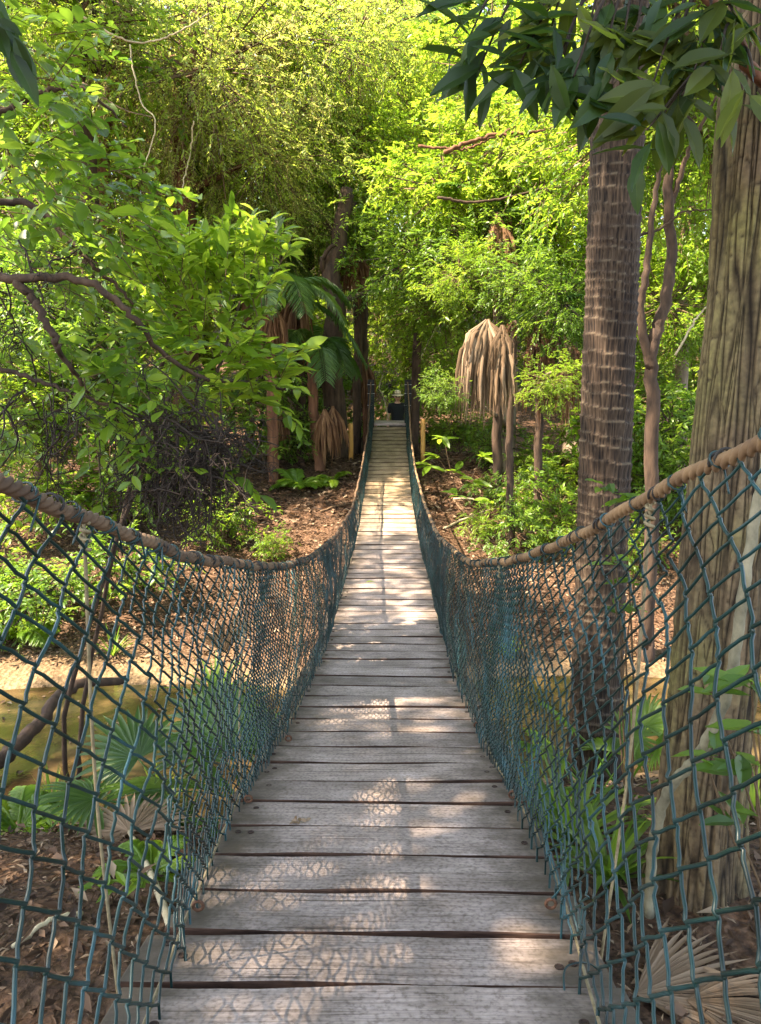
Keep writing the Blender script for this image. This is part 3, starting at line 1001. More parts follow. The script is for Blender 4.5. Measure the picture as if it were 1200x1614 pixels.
def fan_leaf(m, c, d, nrm, R, rg, nseg=26, spread=2.3, droop=.25, rnd=.5, split=.5, wseg=1.0, mat=0, hang=0.0):
    """palmate palm leaf: folded segments radiating from the stalk end"""
    x = norm(d); z = norm(np.array(nrm, float) - np.dot(nrm, x) * x); y = np.cross(z, x)
    us = np.array([.0, .25, .5, .75, 1.0])
    for k in range(nseg):
        a = (k / (nseg - 1) - .5) * 2 * spread / 2 * 1.0
        a *= 1.0
        a += rg.normal(0, .015)
        dr = x * math.cos(a) + y * math.sin(a)
        tn = -x * math.sin(a) + y * math.cos(a)
        Rk = R * (1 - .22 * abs(a) / (spread / 2)) * rg.uniform(.92, 1.04)
        wmax = R * spread / nseg * .62 * wseg
        prof = np.array([.04, .45, .85, .62, .02]) * wmax
        v = []
        tipd = droop * rg.uniform(.6, 1.5)
        for u, w in zip(us, prof):
            p = np.array(c) + dr * (u * Rk) + z * (.10 * R * u * (1 - u)) 
            p = p + np.array([0, 0, -1.0]) * (tipd * Rk * max(0, u - .35) ** 1.8 + hang * Rk * u * u)
            fold = w * .45
            v += [p - tn * w + z * fold * .5, p - z * fold, p + tn * w + z * fold * .5]
        f = []
        for i in range(4):
            for j in range(2):
                f.append([i * 3 + j, i * 3 + j + 1, i * 3 + j + 4, i * 3 + j + 3])
        m.add(np.array(v), f, float(np.clip(rnd + rg.uniform(-.18, .18), 0, 1)), mat)


def dead_skirt_frond(m, top, R, rg, nseg=26, width=.8, rnd=.55, mat=0, face=(0, -1, 0)):
    """dead fan leaf hanging straight down, closed like a broom"""
    top = np.array(top, float)
    fy = norm(np.array(face, float)); sx = np.cross([0, 0, 1.0], fy)
    nb = max(6, nseg // 9)
    ba = np.linspace(-1, 1, nb) + rg.normal(0, .08, nb); bl = rg.uniform(.55, 1.1, nb); bc = rg.normal(0, .10, nb); bt = rg.uniform(-.3, .3, nb)
    for k in range(nseg):
        ib = int(rg.integers(nb))
        a = float(np.clip(ba[ib] + rg.normal(0, .07), -1.15, 1.15)); b = rg.uniform(-.35, 1)
        L = R * bl[ib] * rg.uniform(.72, 1.08) * (1 - .12 * abs(a))
        us = np.array([0, .18, .4, .62, .82, 1.0])
        wid = R * .015 * rg.uniform(.5, 1.5)
        prof = np.array([.35, .8, 1.0, .8, .5, .08]) * wid
        tw = rg.uniform(-1.2, 1.2)
        v = []
        for u, w in zip(us, prof):
            ph = a * width * 1.15 + bc[ib] * .5
            uu = min(u, .40); vv = max(0.0, u - .40)
            hx_ = L * (math.sin(ph) * uu + math.sin(ph) * .22 * (1 - math.exp(-vv * 4)) * .6) + rg.normal(0, .008) + bc[ib] * .35 * vv * L
            dn_ = L * (math.cos(ph) * uu + vv)
            p = top + sx * hx_ + fy * (b * .13 * R * math.sin(min(1, u * 1.4) * PI / 2) + .02 * math.sin(u * 9 + k)) + np.array([0, 0, -dn_])
            ang = tw * u
            tn = sx * math.cos(ang) + fy * math.sin(ang)
            v += [p - tn * w, p + fy * w * .5, p + tn * w]
        f = []
        for i in range(5):
            for j in range(2):
                f.append([i * 3 + j, i * 3 + j + 1, i * 3 + j + 4, i * 3 + j + 3])
        m.add(np.array(v), f, float(np.clip(rnd + bt[ib] + rg.uniform(-.25, .25), 0, 1)), mat)


# ------------------------------------------------------------------ palm trunk on the right, ringed
def bark_palm():
    m, nt, N, L, B, O = mat_new('palm_bark')
    tc = N.new('ShaderNodeTexCoord')
    mp = N.new('ShaderNodeMapping'); mp.inputs['Scale'].default_value = (60, 60, 3.2); L.new(tc.outputs['Object'], mp.inputs[0])
    n1 = N.new('ShaderNodeTexNoise'); n1.inputs['Scale'].default_value = 1.3; n1.inputs['Detail'].default_value = 5; n1.inputs['Distortion'].default_value = .4; L.new(mp.outputs[0], n1.inputs[0])
    r = ramp(N, [(.34, (.008, .005, .004)), (.5, (.045, .029, .020)), (.7, (.095, .066, .046))]); L.new(n1.outputs[0], r.inputs[0])
    a = N.new('ShaderNodeAttribute'); a.attribute_name = 'rnd'
    mx = N.new('ShaderNodeMixRGB'); L.new(a.outputs['Fac'], mx.inputs[0]); L.new(r.outputs[0], mx.inputs[1]); mx.inputs[2].default_value = (.15, .118, .085, 1)
    n2 = N.new('ShaderNodeTexNoise'); n2.inputs['Scale'].default_value = 3; n2.inputs['Detail'].default_value = 4; L.new(tc.outputs['Object'], n2.inputs[0])
    r2 = ramp(N, [(.3, (.55, .5, .45)), (.7, (1.1, 1.1, 1.0))]); L.new(n2.outputs[0], r2.inputs[0])
    m2 = N.new('ShaderNodeMixRGB'); m2.blend_type = 'MULTIPLY'; m2.inputs[0].default_value = .8; L.new(mx.outputs[0], m2.inputs[1]); L.new(r2.outputs[0], m2.inputs[2])
    L.new(m2.outputs[0], B.inputs['Base Color']); B.inputs['Roughness'].default_value = .85; B.inputs['Specular IOR Level'].default_value = .25
    b = N.new('ShaderNodeBump'); b.inputs['Strength'].default_value = .9; b.inputs['Distance'].default_value = .012
    L.new(n1.outputs[0], b.inputs['Height']); L.new(b.outputs[0], B.inputs['Normal'])
    return m


def bark_ridged():
    m, nt, N, L, B, O = mat_new('ridged_bark')
    tc = N.new('ShaderNodeTexCoord')
    a = N.new('ShaderNodeAttribute'); a.attribute_name = 'rnd'
    n1 = N.new('ShaderNodeTexNoise'); n1.inputs['Scale'].default_value = 40; n1.inputs['Detail'].default_value = 6; L.new(tc.outputs['Object'], n1.inputs[0])
    n2 = N.new('ShaderNodeTexNoise'); n2.inputs['Scale'].default_value = 2.2; n2.inputs['Detail'].default_value = 5; L.new(tc.outputs['Object'], n2.inputs[0])
    r = ramp(N, [(.0, (.008, .005, .003)), (.3, (.05, .034, .019)), (1, (.14, .105, .06))]); L.new(a.outputs['Fac'], r.inputs[0])
    r2 = ramp(N, [(.42, (.15, .10, .058)), (.62, (.165, .145, .05))]); L.new(n2.outputs[0], r2.inputs[0])     # lichen and moss on the ridges
    mx = N.new('ShaderNodeMixRGB')
    pw = N.new('ShaderNodeMath'); pw.operation = 'MULTIPLY'; pw.inputs[1].default_value = .75; L.new(a.outputs['Fac'], pw.inputs[0])
    L.new(pw.outputs[0], mx.inputs[0]); L.new(r.outputs[0], mx.inputs[1]); L.new(r2.outputs[0], mx.inputs[2])
    r3 = ramp(N, [(.3, (.6, .6, .6)), (.7, (1.15, 1.15, 1.15))]); L.new(n1.outputs[0], r3.inputs[0])
    m2 = N.new('ShaderNodeMixRGB'); m2.blend_type = 'MULTIPLY'; m2.inputs[0].default_value = 1; L.new(mx.outputs[0], m2.inputs[1]); L.new(r3.outputs[0], m2.inputs[2])
    L.new(m2.outputs[0], B.inputs['Base Color']); B.inputs['Roughness'].default_value = .9; B.inputs['Specular IOR Level'].default_value = .2
    mp = N.new('ShaderNodeMapping'); mp.inputs['Scale'].default_value = (70, 70, 9); L.new(tc.outputs['Object'], mp.inputs[0])
    n3 = N.new('ShaderNodeTexNoise'); n3.inputs['Scale'].default_value = 1; n3.inputs['Detail'].default_value = 6; L.new(mp.outputs[0], n3.inputs[0])
    b = N.new('ShaderNodeBump'); b.inputs['Strength'].default_value = 1; b.inputs['Distance'].default_value = .012
    L.new(n3.outputs[0], b.inputs['Height']); L.new(b.outputs[0], B.inputs['Normal'])
    return m


M['palm_bark'] = bark_palm(); M['ridged_bark'] = bark_ridged()


def radial_trunk(name, P0, P1, rfun, ns, nr, disp, tone, mat, parent):
    P0 = np.array(P0); P1 = np.array(P1)
    t = np.linspace(0, 1, nr); th = np.arange(ns) * 2 * PI / ns
    TT, TH = np.meshgrid(t, th, indexing='ij')
    H = np.linalg.norm(P1 - P0)
    r = rfun(TT * H)
    dsp = disp(TH, TT * H)
    C = P0 + (P1 - P0) * TT[..., None]
    V = C + ((r + dsp)[..., None]) * np.stack([np.cos(TH), np.sin(TH), 0 * TH], -1)
    i = np.arange(nr - 1)[:, None] * ns; j = np.arange(ns)[None]; jn = (j + 1) % ns
    m = MB(); m.add(V.reshape(-1, 3), np.stack([i + j, i + jn, i + ns + jn, i + ns + j], -1).reshape(-1, 4), tone(TH, TT * H).ravel())
    return m.build(name, mat, parent)


PB = at(938, 1180, 4.85); PB[2] = float(hgt(PB[0], 4.85)) - .1
PT = at(977, 120, 4.95); PT = PB + (PT - PB) * (10.5 - PB[2]) / (PT[2] - PB[2])
palm = empty('palm_tree', PB, 'tall palm with ringed dark brown trunk behind the right mesh', 'palm tree')
_pn = Noise2(40, 400, 5); _rings = [0.0]
_rr = random.Random(5)
while _rings[-1] < 11: _rings.append(_rings[-1] + _rr.uniform(.045, .105))
_rings = np.array(_rings)


def _palm_ph(TH, Hh):
    hh = Hh + .02 * np.sin(TH + Hh * .7) + .012 * _pn(TH / (2 * PI) * 10, Hh * 6)
    k = np.clip(np.searchsorted(_rings, hh) - 1, 0, len(_rings) - 2)
    f = (hh - _rings[k]) / (_rings[k + 1] - _rings[k])
    return f


radial_trunk('trunk', PB, PT, lambda h: .168 + .05 * np.exp(-h / .35) - .0022 * h, 96, 900,
             lambda TH, Hh: .010 * (_palm_ph(TH, Hh) ** 2) - .004 + .004 * _pn(TH / (2 * PI) * 40, Hh * 3),
             lambda TH, Hh: np.clip((_palm_ph(TH, Hh) - .88) * 9, 0, 1) * (.12 + .6 * (_pn(TH / (2 * PI) * 20, Hh * 9) > -.2)), M['palm_bark'], palm)
rg = np.random.default_rng(77)
for k in range(14):
    a = k * 2.4 + .3; el = rg.uniform(.1, .9)
    m = MB(); feather_frond(m, PT + [0, 0, -.1], [math.cos(a) * math.cos(el), math.sin(a) * math.cos(el), math.sin(el)], 2.9, .55, 40, .6, .04, rg.uniform(.2, .8), rg)
    m.build('frond', M['frond'], palm)

# ------------------------------------------------------------------ big ridged tree at the right edge
TB = np.array([1.215, 2.66, 0.0]); TB[2] = float(hgt(TB[0], TB[1])) - .1
TP = at(1218, 60, 2.92); TTOP = TB + (TP - TB) * (9.5 - TB[2]) / (TP[2] - TB[2])
big = empty('broadleaf_tree', TB, 'thick trunk with furrowed mossy bark standing at the right edge', 'tree')
_b1 = Noise2(62, 90, 21); _b2 = Noise2(31, 60, 22); _b3 = Noise2(9, 30, 23); _b4 = Noise2(52, 90, 24); _b5 = Noise2(18, 200, 25)


def _ridge(TH, Hh):
    u = TH / (2 * PI)
    w = u * 52 + .9 * _b2(u * 31, Hh * 2.2)
    n1 = _b1((w * 62 / 52.0) % 62, Hh * 3.2); n2 = _b4(w, Hh * 1.9 + 5)
    f = np.minimum(np.abs(n2) * 2.2, np.abs(n1) * 2.6 + .12)
    c = np.abs(_b5(u * 18, Hh * 16 + 3 * u)) * 6 + .15            # occasional cross cracks
    return np.clip(np.minimum(f, c), 0, 1)


def _brad(h): return .150 + .05 * np.exp(-h / .22) + .0 * h


def _flare(TH, Hh): return .03 * np.exp(-Hh / .35) * np.cos(TH * 4 + .6)


radial_trunk('trunk', TB, TTOP, _brad, 380, 700, lambda TH, Hh: .011 * _ridge(TH, Hh) - .008 + .010 * _b3(TH / (2 * PI) * 9, Hh * 1.7) + _flare(TH, Hh),
             _ridge, M['ridged_bark'], big)
rg = np.random.default_rng(88)
for (p, kind, sc) in (((.6, 4.2, 9.6), 'canopy', 1.0), ((2.9, 4.6, 9.2), 'canopy', 1.0), ((2.6, 1.0, 9.4), 'canopy', .9), ((-.6, 1.4, 9.9), 'canopy', .9), ((1.4, 6.6, 10.6), 'canopy', .9), ((-1.7, 3.3, 9.9), 'canopy', .7)):  # unseen crowns above the view, placed to shade deck and palm
    crown_at(big, kind, p, sc, rg)
    m = MB(); limb(m, [TTOP - (TTOP - TB) * .22, (TTOP + np.array(p)) / 2 + [0, 0, .2], p], .09, .03, 16, 8, .01, rg)
    m.build('limb', M['bark_grey'], big)
# low bough with large dark leaves hanging into the top right corner
bough_c = [at(1245, 150, 2.75), at(1185, 110, 2.55), at(1140, 20, 2.5), at(1060, -30, 2.5), at(930, -25, 2.6), at(800, -40, 2.75)]
m = MB(); limb(m, bough_c, .022, .007, 40, 8, .003, rg)
bough = m.build('bough', M['bark_red'], big)
LPd = leaf_protos(M['leaf_dark'], 4, .14, 1); LPo = leaf_protos(M['leaf_olive'], 4, .14, 2)
tw = MB()
clusters = [((820, 100), 5, (-.5, -.8), 2.5), ((868, 140), 4, (-.3, -.9), 2.45), ((905, 120), 5, (-.2, -.9), 2.4), ((1020, 205), 5, (-.4, -.8), 2.3), ((1075, 150), 4, (.2, -.9), 2.35), ((755, 110), 4, (-.4, -.9), 2.65), ((735, 70), 9, (-.6, -.7), 2.7), ((790, 30), 9, (-.3, -.9), 2.65), ((840, 60), 9, (-.5, -.8), 2.6), ((890, 85), 10, (-.5, -.8), 2.5),
            ((930, 40), 9, (-.2, -1), 2.55), ((985, 50), 9, (.1, -1), 2.5), ((1030, 130), 7, (-.5, -.8), 2.4), ((1045, 180), 6, (-.3, -.9), 2.35),
            ((1070, 60), 9, (.0, -1), 2.5), ((1120, 40), 9, (.2, -.9), 2.45), ((1160, 30), 8, (.3, -.9), 2.45), ((1095, 110), 6, (.0, -1), 2.4),
            ((1190, 120), 6, (.1, -1), 2.3), ((850, 5), 9, (-.4, -.6), 2.7), ((1010, 0), 9, (0, -.8), 2.6), ((1150, -10), 8, (0, -.8), 2.5), ((950, 105), 6, (-.6, -.7), 2.45), ((900, 20), 9, (-.3, -.8), 2.6), ((960, 10), 9, (.1, -.8), 2.55), ((1090, 10), 9, (0, -.8), 2.5), ((1060, 90), 8, (.2, -.9), 2.5), ((1135, 85), 6, (-.2, -.9), 2.35), ((870, 40), 8, (-.7, -.5), 2.55), ((1000, 80), 7, (-.5, -.6), 2.5)]
for (c, n, dr, Yc_) in clusters:
    p0 = at(c[0], c[1], Yc_)
    q0 = bough.location * 0
    bp = catmull(bough_c, 40); q0 = bp[int(np.argmin(np.linalg.norm(bp - p0 - [0, 0, .05], axis=1)))]
    tube(tw, catmull([q0, (q0 + p0) / 2 + [0, 0, .03], p0], 10), np.linspace(.006, .003, 10), 5)
    P = []; D = []; Nn = []; Ls = []; Ws = []
    for k in range(n):
        a = rg.uniform(-1.5, 1.5)
        d = np.array([dr[0] * math.cos(a) - dr[1] * math.sin(a), rg.uniform(-.6, .45), dr[0] * math.sin(a) + dr[1] * math.cos(a)])
        P.append(p0 + rg.normal(0, .035, 3) + norm(d) * .02); D.append(d)
        Nn.append(np.array([rg.normal(0, .5), -.75 + rg.normal(0, .35), .8]))
        l = rg.uniform(.09, .21); Ls.append(l); Ws.append(l * rg.uniform(.29, .38))
    place_leaves(bough, LPd if rg.random() < .5 else LPo, P, D, Nn, Ls, Ws, rg)
o = bpy.data.objects.new('twigs', tw.mesh('twigs', M['twig'])); COL.objects.link(o); o.parent = bough; o['kind'] = 'stuff'

# pale liana in front of it
LV = MB()
lv = [at(1215, 690, 2.05), at(1193, 800, 2.08), at(1172, 930, 2.1), at(1150, 1080, 2.15), at(1105, 1185, 2.2), at(1055, 1245, 2.3), at(1030, 1330, 2.4), at(1022, 1440, 2.5)]
lv = [at(1260, 380, 2.2)] + lv
lv.append(np.array([lv[-1][0], lv[-1][1], float(hgt(lv[-1][0], lv[-1][1])) - .05]))
limb(LV, lv, .014, .019, 80, 10, .0018, rg)
LV.build('liana', M['bark_pale'], label='pale smooth liana stem leaning across the furrowed trunk', cat='liana')

# pale twin stems: small dark tree between palm and thick trunk
b = ground_hit(1030, 790); b = at(1030, 860, 7.6)
tree('sapling', 'slender dark tree forking into two stems between the two big trunks', (at(1032, 800, 7.6)[0], 7.6),
     [at(1030, 700, 7.6), at(1027, 560, 7.6), at(1042, 500, 7.6), at(1060, 400, 7.7), at(1052, 300, 7.7), at(1062, 180, 7.8), at(1085, 60, 7.9)], .075, .035, 'bark_dark',
     [('lime', at(1060, 40, 8.6), .75), ('bright', at(1130, 180, 9.0), .7), ('bright', at(980, 200, 9.4), .8)], 101)
tw2 = MB(); limb(tw2, [at(1027, 580, 7.6), at(1010, 500, 7.55), at(1020, 420, 7.5), at(1030, 330, 7.5), at(1045, 230, 7.5)], .05, .02, 30, 8, .006, rg)
limb(tw2, [at(1060, 320, 7.7), at(1085, 240, 7.6), at(1130, 150, 7.5)], .03, .012, 20, 6, .006, rg)
limb(tw2, [at(1000, 372, 7.5), at(1040, 360, 7.6), at(1075, 335, 7.6), at(1120, 330, 7.6)], .014, .006, 20, 6, .006, rg)
sap = [o for o in COL.objects if o.name == 'sapling'][0]
tw2.build('stem', M['bark_dark'], sap)

# ------------------------------------------------------------------ left: overhanging shrub with vine leaves and a tangle of twigs
rg = np.random.default_rng(200)
LB = np.array([-2.75, 4.3, 0.0]); LB[2] = float(hgt(LB[0], LB[1])) - .1
lsh = empty('overhanging_shrub', LB, 'large leafy shrub leaning in from the left edge over a tangle of bare dark twigs', 'shrub')
m = MB()
limb(m, [LB, LB + [.05, 0, 1.2], at(-120, 470, 3.9), at(-60, 300, 4.3), at(-30, 80, 4.7), at(40, -140, 5.0)], .10, .04, 40, 10, .01, rg)
m.build('trunk', M['bark_dark'], lsh)
m = MB()
for ctrl, r0, r1 in (([at(-60, 420, 3.8), at(20, 437, 3.7), at(110, 437, 3.7), at(170, 462, 3.7), at(215, 505, 3.75), at(260, 560, 3.9), at(330, 600, 4.1)], .024, .010),
                     ([at(20, 437, 3.7), at(55, 475, 3.7), at(85, 530, 3.7), at(97, 560, 3.75), at(140, 620, 3.9)], .024, .010),
                     ([at(-50, 330, 4.2), at(40, 320, 4.2), at(110, 380, 4.2), at(155, 425, 4.2), at(210, 480, 4.3)], .02, .008),
                     ([at(-60, 560, 4.0), at(60, 600, 4.0), at(170, 640, 4.0), at(270, 690, 4.0)], .014, .006),
                     ([at(-40, 200, 4.5), at(60, 150, 4.6), at(130, 140, 4.6), at(200, 200, 4.7)], .018, .006)):
    m = MB(); limb(m, ctrl, r0, r1, 40, 8, .006, rg); m.build('branch', M['bark_dark'], lsh)


def px_cloud(rg, n, cx, cy, rx, ry, y0, y1):
    a = rg.uniform(0, 2 * PI, n); r = np.sqrt(rg.uniform(0, 1, n))
    return np.array([at(cx + rx * rr * math.cos(aa), cy + ry * rr * math.sin(aa), rg.uniform(y0, y1)) for aa, rr in zip(a, r)])


def leafy(parent, protos, mat, rg, P, D, SL, k, L, asp, droop, n_obj, twig='twig_brown', tmpl=T_GOOD, jit=.25, tr=.0035):
    """sprays of leaves: the nearest n_obj leaves are objects, the rest one foliage mass"""
    p, d, n_, l, w, r, end = spray_data(rg, P, D, SL, k, L, asp, droop, jit=jit)
    nearness = p[:, 1] - l * 3 + rg.uniform(0, .5, len(p))
    order = np.argsort(nearness)
    hero = order[:n_obj]; rest = order[n_obj:]
    if n_obj: place_leaves(parent, protos, p[hero], d[hero], n_[hero], l[hero], w[hero] * 1.0, rg)
    m = MB()
    leaves(m, p[rest], d[rest], n_[rest], l[rest], w[rest], r[rest], tmpl, 0)
    prisms(m, P, end, tr, .0015, .5, 1)
    m.build('foliage', [M[mat], M[twig]], parent, kind='stuff')


LPl = leaf_protos(M['leaf_lime'], 5, .10, 3); LPb = leaf_protos(M['leaf_bright'], 5, .10, 4)
# vine leaves on the left flank
P = np.vstack([px_cloud(rg, 42, 35, 150, 75, 130, 3.9, 5.2), px_cloud(rg, 62, 100, 330, 125, 105, 3.9, 5.2), px_cloud(rg, 22, 60, 500, 110, 90, 4.2, 5.0),
               px_cloud(rg, 20, 90, 640, 120, 70, 3.9, 5.0), px_cloud(rg, 22, 200, 590, 110, 55, 3.7, 4.3), px_cloud(rg, 5, 230, 690, 110, 60, 3.6, 4.0)])
D = norm(rg.normal(0, .45, P.shape) + np.array([.75, -.35, -.1]))
leafy(lsh, LPb, 'leaf_mid', rg, P, D, .42 * rg.uniform(.6, 1.2, len(P)), 11, .12, .48, .35, 220)
# twig tangle: drooping stems that fork into ever thinner curled twigs
m = MB()


def droop_twig(p, d, L, r, depth):
    k = 12; pts = [np.array(p, float)]; d = norm(d)
    curl = rg.normal(0, .10, 3)
    for i in range(k):
        d = norm(d + curl + rg.normal(0, .20, 3) + [0, 0, -.07]); pts.append(pts[-1] + d * L / k)
    tube(m, pts, np.linspace(r, max(.0013, r * .5), k + 1), 4 if depth == 2 else 3, cap=False)
    if depth > 0:
        for _ in range(5 if depth == 2 else 4):
            i = int(rg.integers(2, k)); dd = norm(pts[i] - pts[i - 1]) * .5 + rg.normal(0, .65, 3)
            droop_twig(pts[i], dd, L * rg.uniform(.35, .6), r * .55, depth - 1)


for (cx, cy, rx, ry, n, y0, y1, L_) in ((290, 680, 80, 40, 44, 3.5, 4.0, .36), (110, 640, 110, 50, 14, 3.5, 4.2, .42), (70, 420, 110, 90, 5, 3.6, 4.2, .45), (280, 745, 65, 45, 40, 3.5, 3.9, .32)):
    for p0 in px_cloud(rg, n, cx, cy, rx, ry, y0, y1):
        droop_twig(p0, rg.normal(0, .7, 3) + [0, 0, -.5], L_ * rg.uniform(.7, 1.2), .0058, 2)
for _ in range(16):       # hanging bare stems
    px = rg.uniform(60, 390); py = rg.uniform(560, 700); Yk = rg.uniform(3.6, 4.3)
    limb(m, [at(px, py, Yk), at(px + rg.uniform(-10, 15), py + 90, Yk), at(px + rg.uniform(-5, 30), py + 190, Yk)], .004, .0018, 14, 4, .004, rg)
m.build('twig_tangle', M['twig'], lsh, kind='stuff')

# bright bush at the left, beside the bridge
BB = np.array([-2.35, 5.3, 0.0]); BB[2] = float(hgt(BB[0], BB[1])) - .05
bush = empty('leafy_bush', BB, 'bright green bush with upright pointed leaves left of the bridge', 'bush')
m = MB()
top = at(350, 560, 4.8)
for ctrl in ([BB, BB + [.1, -.1, .9], at(270, 620, 4.9), at(330, 600, 4.8), at(350, 560, 4.8), at(380, 470, 4.8)], [BB + [.05, 0, 0], BB + [.2, 0, 1.0], at(250, 590, 4.9), at(280, 540, 4.8), at(260, 500, 4.8)],
             [at(330, 600, 4.8), at(400, 605, 4.7), at(450, 615, 4.6)]):
    m = MB(); limb(m, ctrl, .02, .007, 30, 7, .006, rg); m.build('stem', M['bark_dark'], bush)
P = np.vstack([px_cloud(rg, 60, 330, 490, 110, 65, 4.4, 5.2), px_cloud(rg, 40, 380, 430, 70, 50, 4.6, 5.2), px_cloud(rg, 34, 370, 575, 80, 45, 4.3, 4.9), px_cloud(rg, 12, 420, 605, 40, 30, 4.3, 4.7), px_cloud(rg, 18, 270, 430, 60, 50, 4.4, 5.0)])
c = at(340, 570, 4.9)
D = norm(norm(P - c) * .8 + np.array([0, -.25, .55]) + rg.normal(0, .3, P.shape))
leafy(bush, LPl, 'leaf_lime', rg, P, D, .26 * rg.uniform(.7, 1.2, len(P)), 10, .135, .40, .05, 280)
# dark glossy leaves in the top left corner
rgc = np.random.default_rng(31)
cb = empty('glossy_branch', at(-60, -40, 2.5), 'dark glossy leaves hanging in the top left corner', 'branch')
m = MB(); limb(m, [at(-60, -40, 2.5), at(-20, 0, 2.5), at(15, 60, 2.5)], .008, .004, 14, 6); m.build('twig', M['twig'], cb)
P = []; D = []; Nn = []; Ls = []
for k in range(14):
    t = k / 13; p = at(-30 + 50 * t + rgc.uniform(-15, 15), -10 + 90 * t, 2.5 + rgc.uniform(-.1, .1)); P.append(p)
    D.append([rgc.uniform(-.2, .7), rgc.uniform(-.4, .3), rgc.uniform(-1, -.3)]); Nn.append([rgc.normal(0, .4), -.6, .8]); Ls.append(rgc.uniform(.10, .16))
place_leaves(cb, LPd, P, D, Nn, Ls, np.array(Ls) * .36, rgc)

# ------------------------------------------------------------------ trees of the background
def lob(kind, px, py, Y, s): return (kind, at(px, py, Y), s)


tree('tall_tree', 'dark slanting trunk at the upper left behind the vine leaves', (at(150, 700, 13)[0], 13.0), [at(150, 500, 13), at(135, 250, 13), at(128, 100, 13), at(150, -60, 13)], .20, .13, 'bark_dark',
     [lob('lime', 120, 40, 12.5, .9), lob('bright', 40, 330, 13.8, 1.0), lob('fine', 230, 40, 14.5, 1.0), ('canopy', np.array([-5.4, 11.4, 10.2]), .9)], 301)
tree('tall_tree', 'thin dark trunk leaning right at the upper left', (at(185, 700, 14)[0], 14.0), [at(170, 420, 14), at(165, 220, 14), at(190, 60, 14), at(215, -60, 14)], .13, .09, 'bark_red',
     [lob('fine', 200, 210, 15, .95), lob('bright', 60, 150, 15, 1.0)], 302)
tree('fibrous_tree', 'reddish fibrous trunk half hidden by fine hanging foliage', (at(292, 740, 14.5)[0], 14.5), [at(292, 560, 14.5), at(290, 400, 14.5), at(292, 300, 14.5), at(285, 200, 14.5), at(300, 20, 14.5)], .26, .16, 'bark_red',
     [lob('fine', 330, 110, 13.6, .9), lob('dark', 200, 120, 16.5, .8), lob('fine', 420, 250, 14.2, .7), lob('dark', 330, 250, 16.0, .8), lob('lime', 400, 30, 15.5, .9), lob('bright', 250, 470, 15.5, .7), lob('bright', 330, 330, 16, .8)], 303)
tree('fine_leaved_tree', 'tall tree with fine hanging foliage above the far bridge end', (at(470, 690, 17)[0], 17.0), [at(475, 500, 17), at(480, 300, 17), at(470, 100, 17), at(480, -40, 17)], .20, .11, 'bark_dark',
     [lob('fine', 470, 60, 15.5, .9), lob('lime', 530, 230, 16, .8), lob('fine', 560, 60, 17, .9), lob('mid', 440, 330, 16.5, .8), lob('mid', 560, 400, 17.5, .6), lob('dark', 500, 300, 17.5, .8)], 304)
tree('twisted_tree', 'gnarled dark trunk with a side bough left of the far bridge end', (at(532, 690, 14.2)[0], 14.2), [at(528, 640, 14.2), at(520, 560, 14.2), at(530, 490, 14.2), at(522, 430, 14.2), at(532, 390, 14.3), at(548, 300, 14.6)], .22, .13, 'bark_dark',
     [lob('bright', 560, 330, 15.6, .6), lob('bright', 500, 370, 15.2, .55)], 305)
tw3 = MB(); limb(tw3, [at(532, 475, 14.2), at(560, 468, 14.1), at(590, 460, 14.0), at(625, 456, 14.0)], .07, .03, 20, 8, .01, rg)
limb(tw3, [at(520, 440, 14.2), at(508, 420, 14.1), at(512, 400, 14.0), at(530, 385, 14.0)], .06, .03, 16, 8, .01, rg)
tt_ = [o for o in COL.objects if o.name == 'twisted_tree'][0]; tw3.build('bough', M['bark_dark'], tt_)
tree('far_tree', 'thin dark trunk right behind the gnarled trunk', (at(572, 650, 18)[0], 18.0), [at(572, 520, 18), at(572, 400, 18), at(580, 250, 18)], .13, .09, 'bark_dark',
     [lob('bright', 600, 260, 18, .9), lob('bright', 610, 130, 18.5, .9)], 306)
tree('sunlit_tree', 'broad sunlit yellow green tree right of the far bridge end', (at(800, 720, 13.5)[0], 13.5), [at(800, 560, 13.5), at(790, 420, 13.3), at(780, 300, 13.2), at(760, 200, 13)], .15, .07, 'bark_grey',
     [lob('lime', 700, 300, 12.6, .75), lob('lime', 790, 230, 12.8, .8), lob('mid', 660, 400, 13.6, .7), lob('mid', 760, 380, 12.6, .7), lob('lime', 850, 330, 12.6, .7), lob('bright', 700, 480, 13.4, .6), lob('mid', 830, 440, 10.5, .38), lob('bright', 725, 430, 10.9, .34), lob('mid', 885, 470, 10.1, .42), lob('bright', 868, 600, 9.4, .22), lob('mid', 700, 610, 9.8, .18)], 307)
tree('sunlit_tree', 'light green tree behind the palm trunk on the right', (at(900, 700, 15.5)[0], 15.5), [at(900, 500, 15.5), at(890, 300, 15.5), at(880, 120, 15.5)], .16, .08, 'bark_grey',
     [lob('lime', 860, 130, 15.2, .9), lob('mid', 900, 430, 14.6, .75), lob('lime', 770, 110, 16, .95), lob('bright', 940, 250, 15, .9)], 308)
tree('sunlit_tree', 'yellow green tree between the palm and the thick trunk', (at(1075, 700, 13.0)[0], 13.0), [at(1075, 520, 13), at(1080, 330, 13), at(1090, 150, 13)], .12, .07, 'bark_grey',
     [lob('lime', 1080, 330, 12.4, .75), lob('bright', 1050, 480, 12, .6), lob('lime', 1130, 420, 13, .7), lob('lime', 1090, 160, 13, .9)], 309)
tree('sunlit_tree', 'pale green tree filling the gap left of the far bridge end', (at(430, 700, 19.5)[0], 19.5), [at(420, 520, 19.5), at(410, 350, 19.5)], .15, .08, 'bark_dark',
     [lob('dark', 400, 420, 18, .8), lob('bright', 330, 350, 19.5, 1.0), lob('lime', 460, 520, 19, .8)], 310)
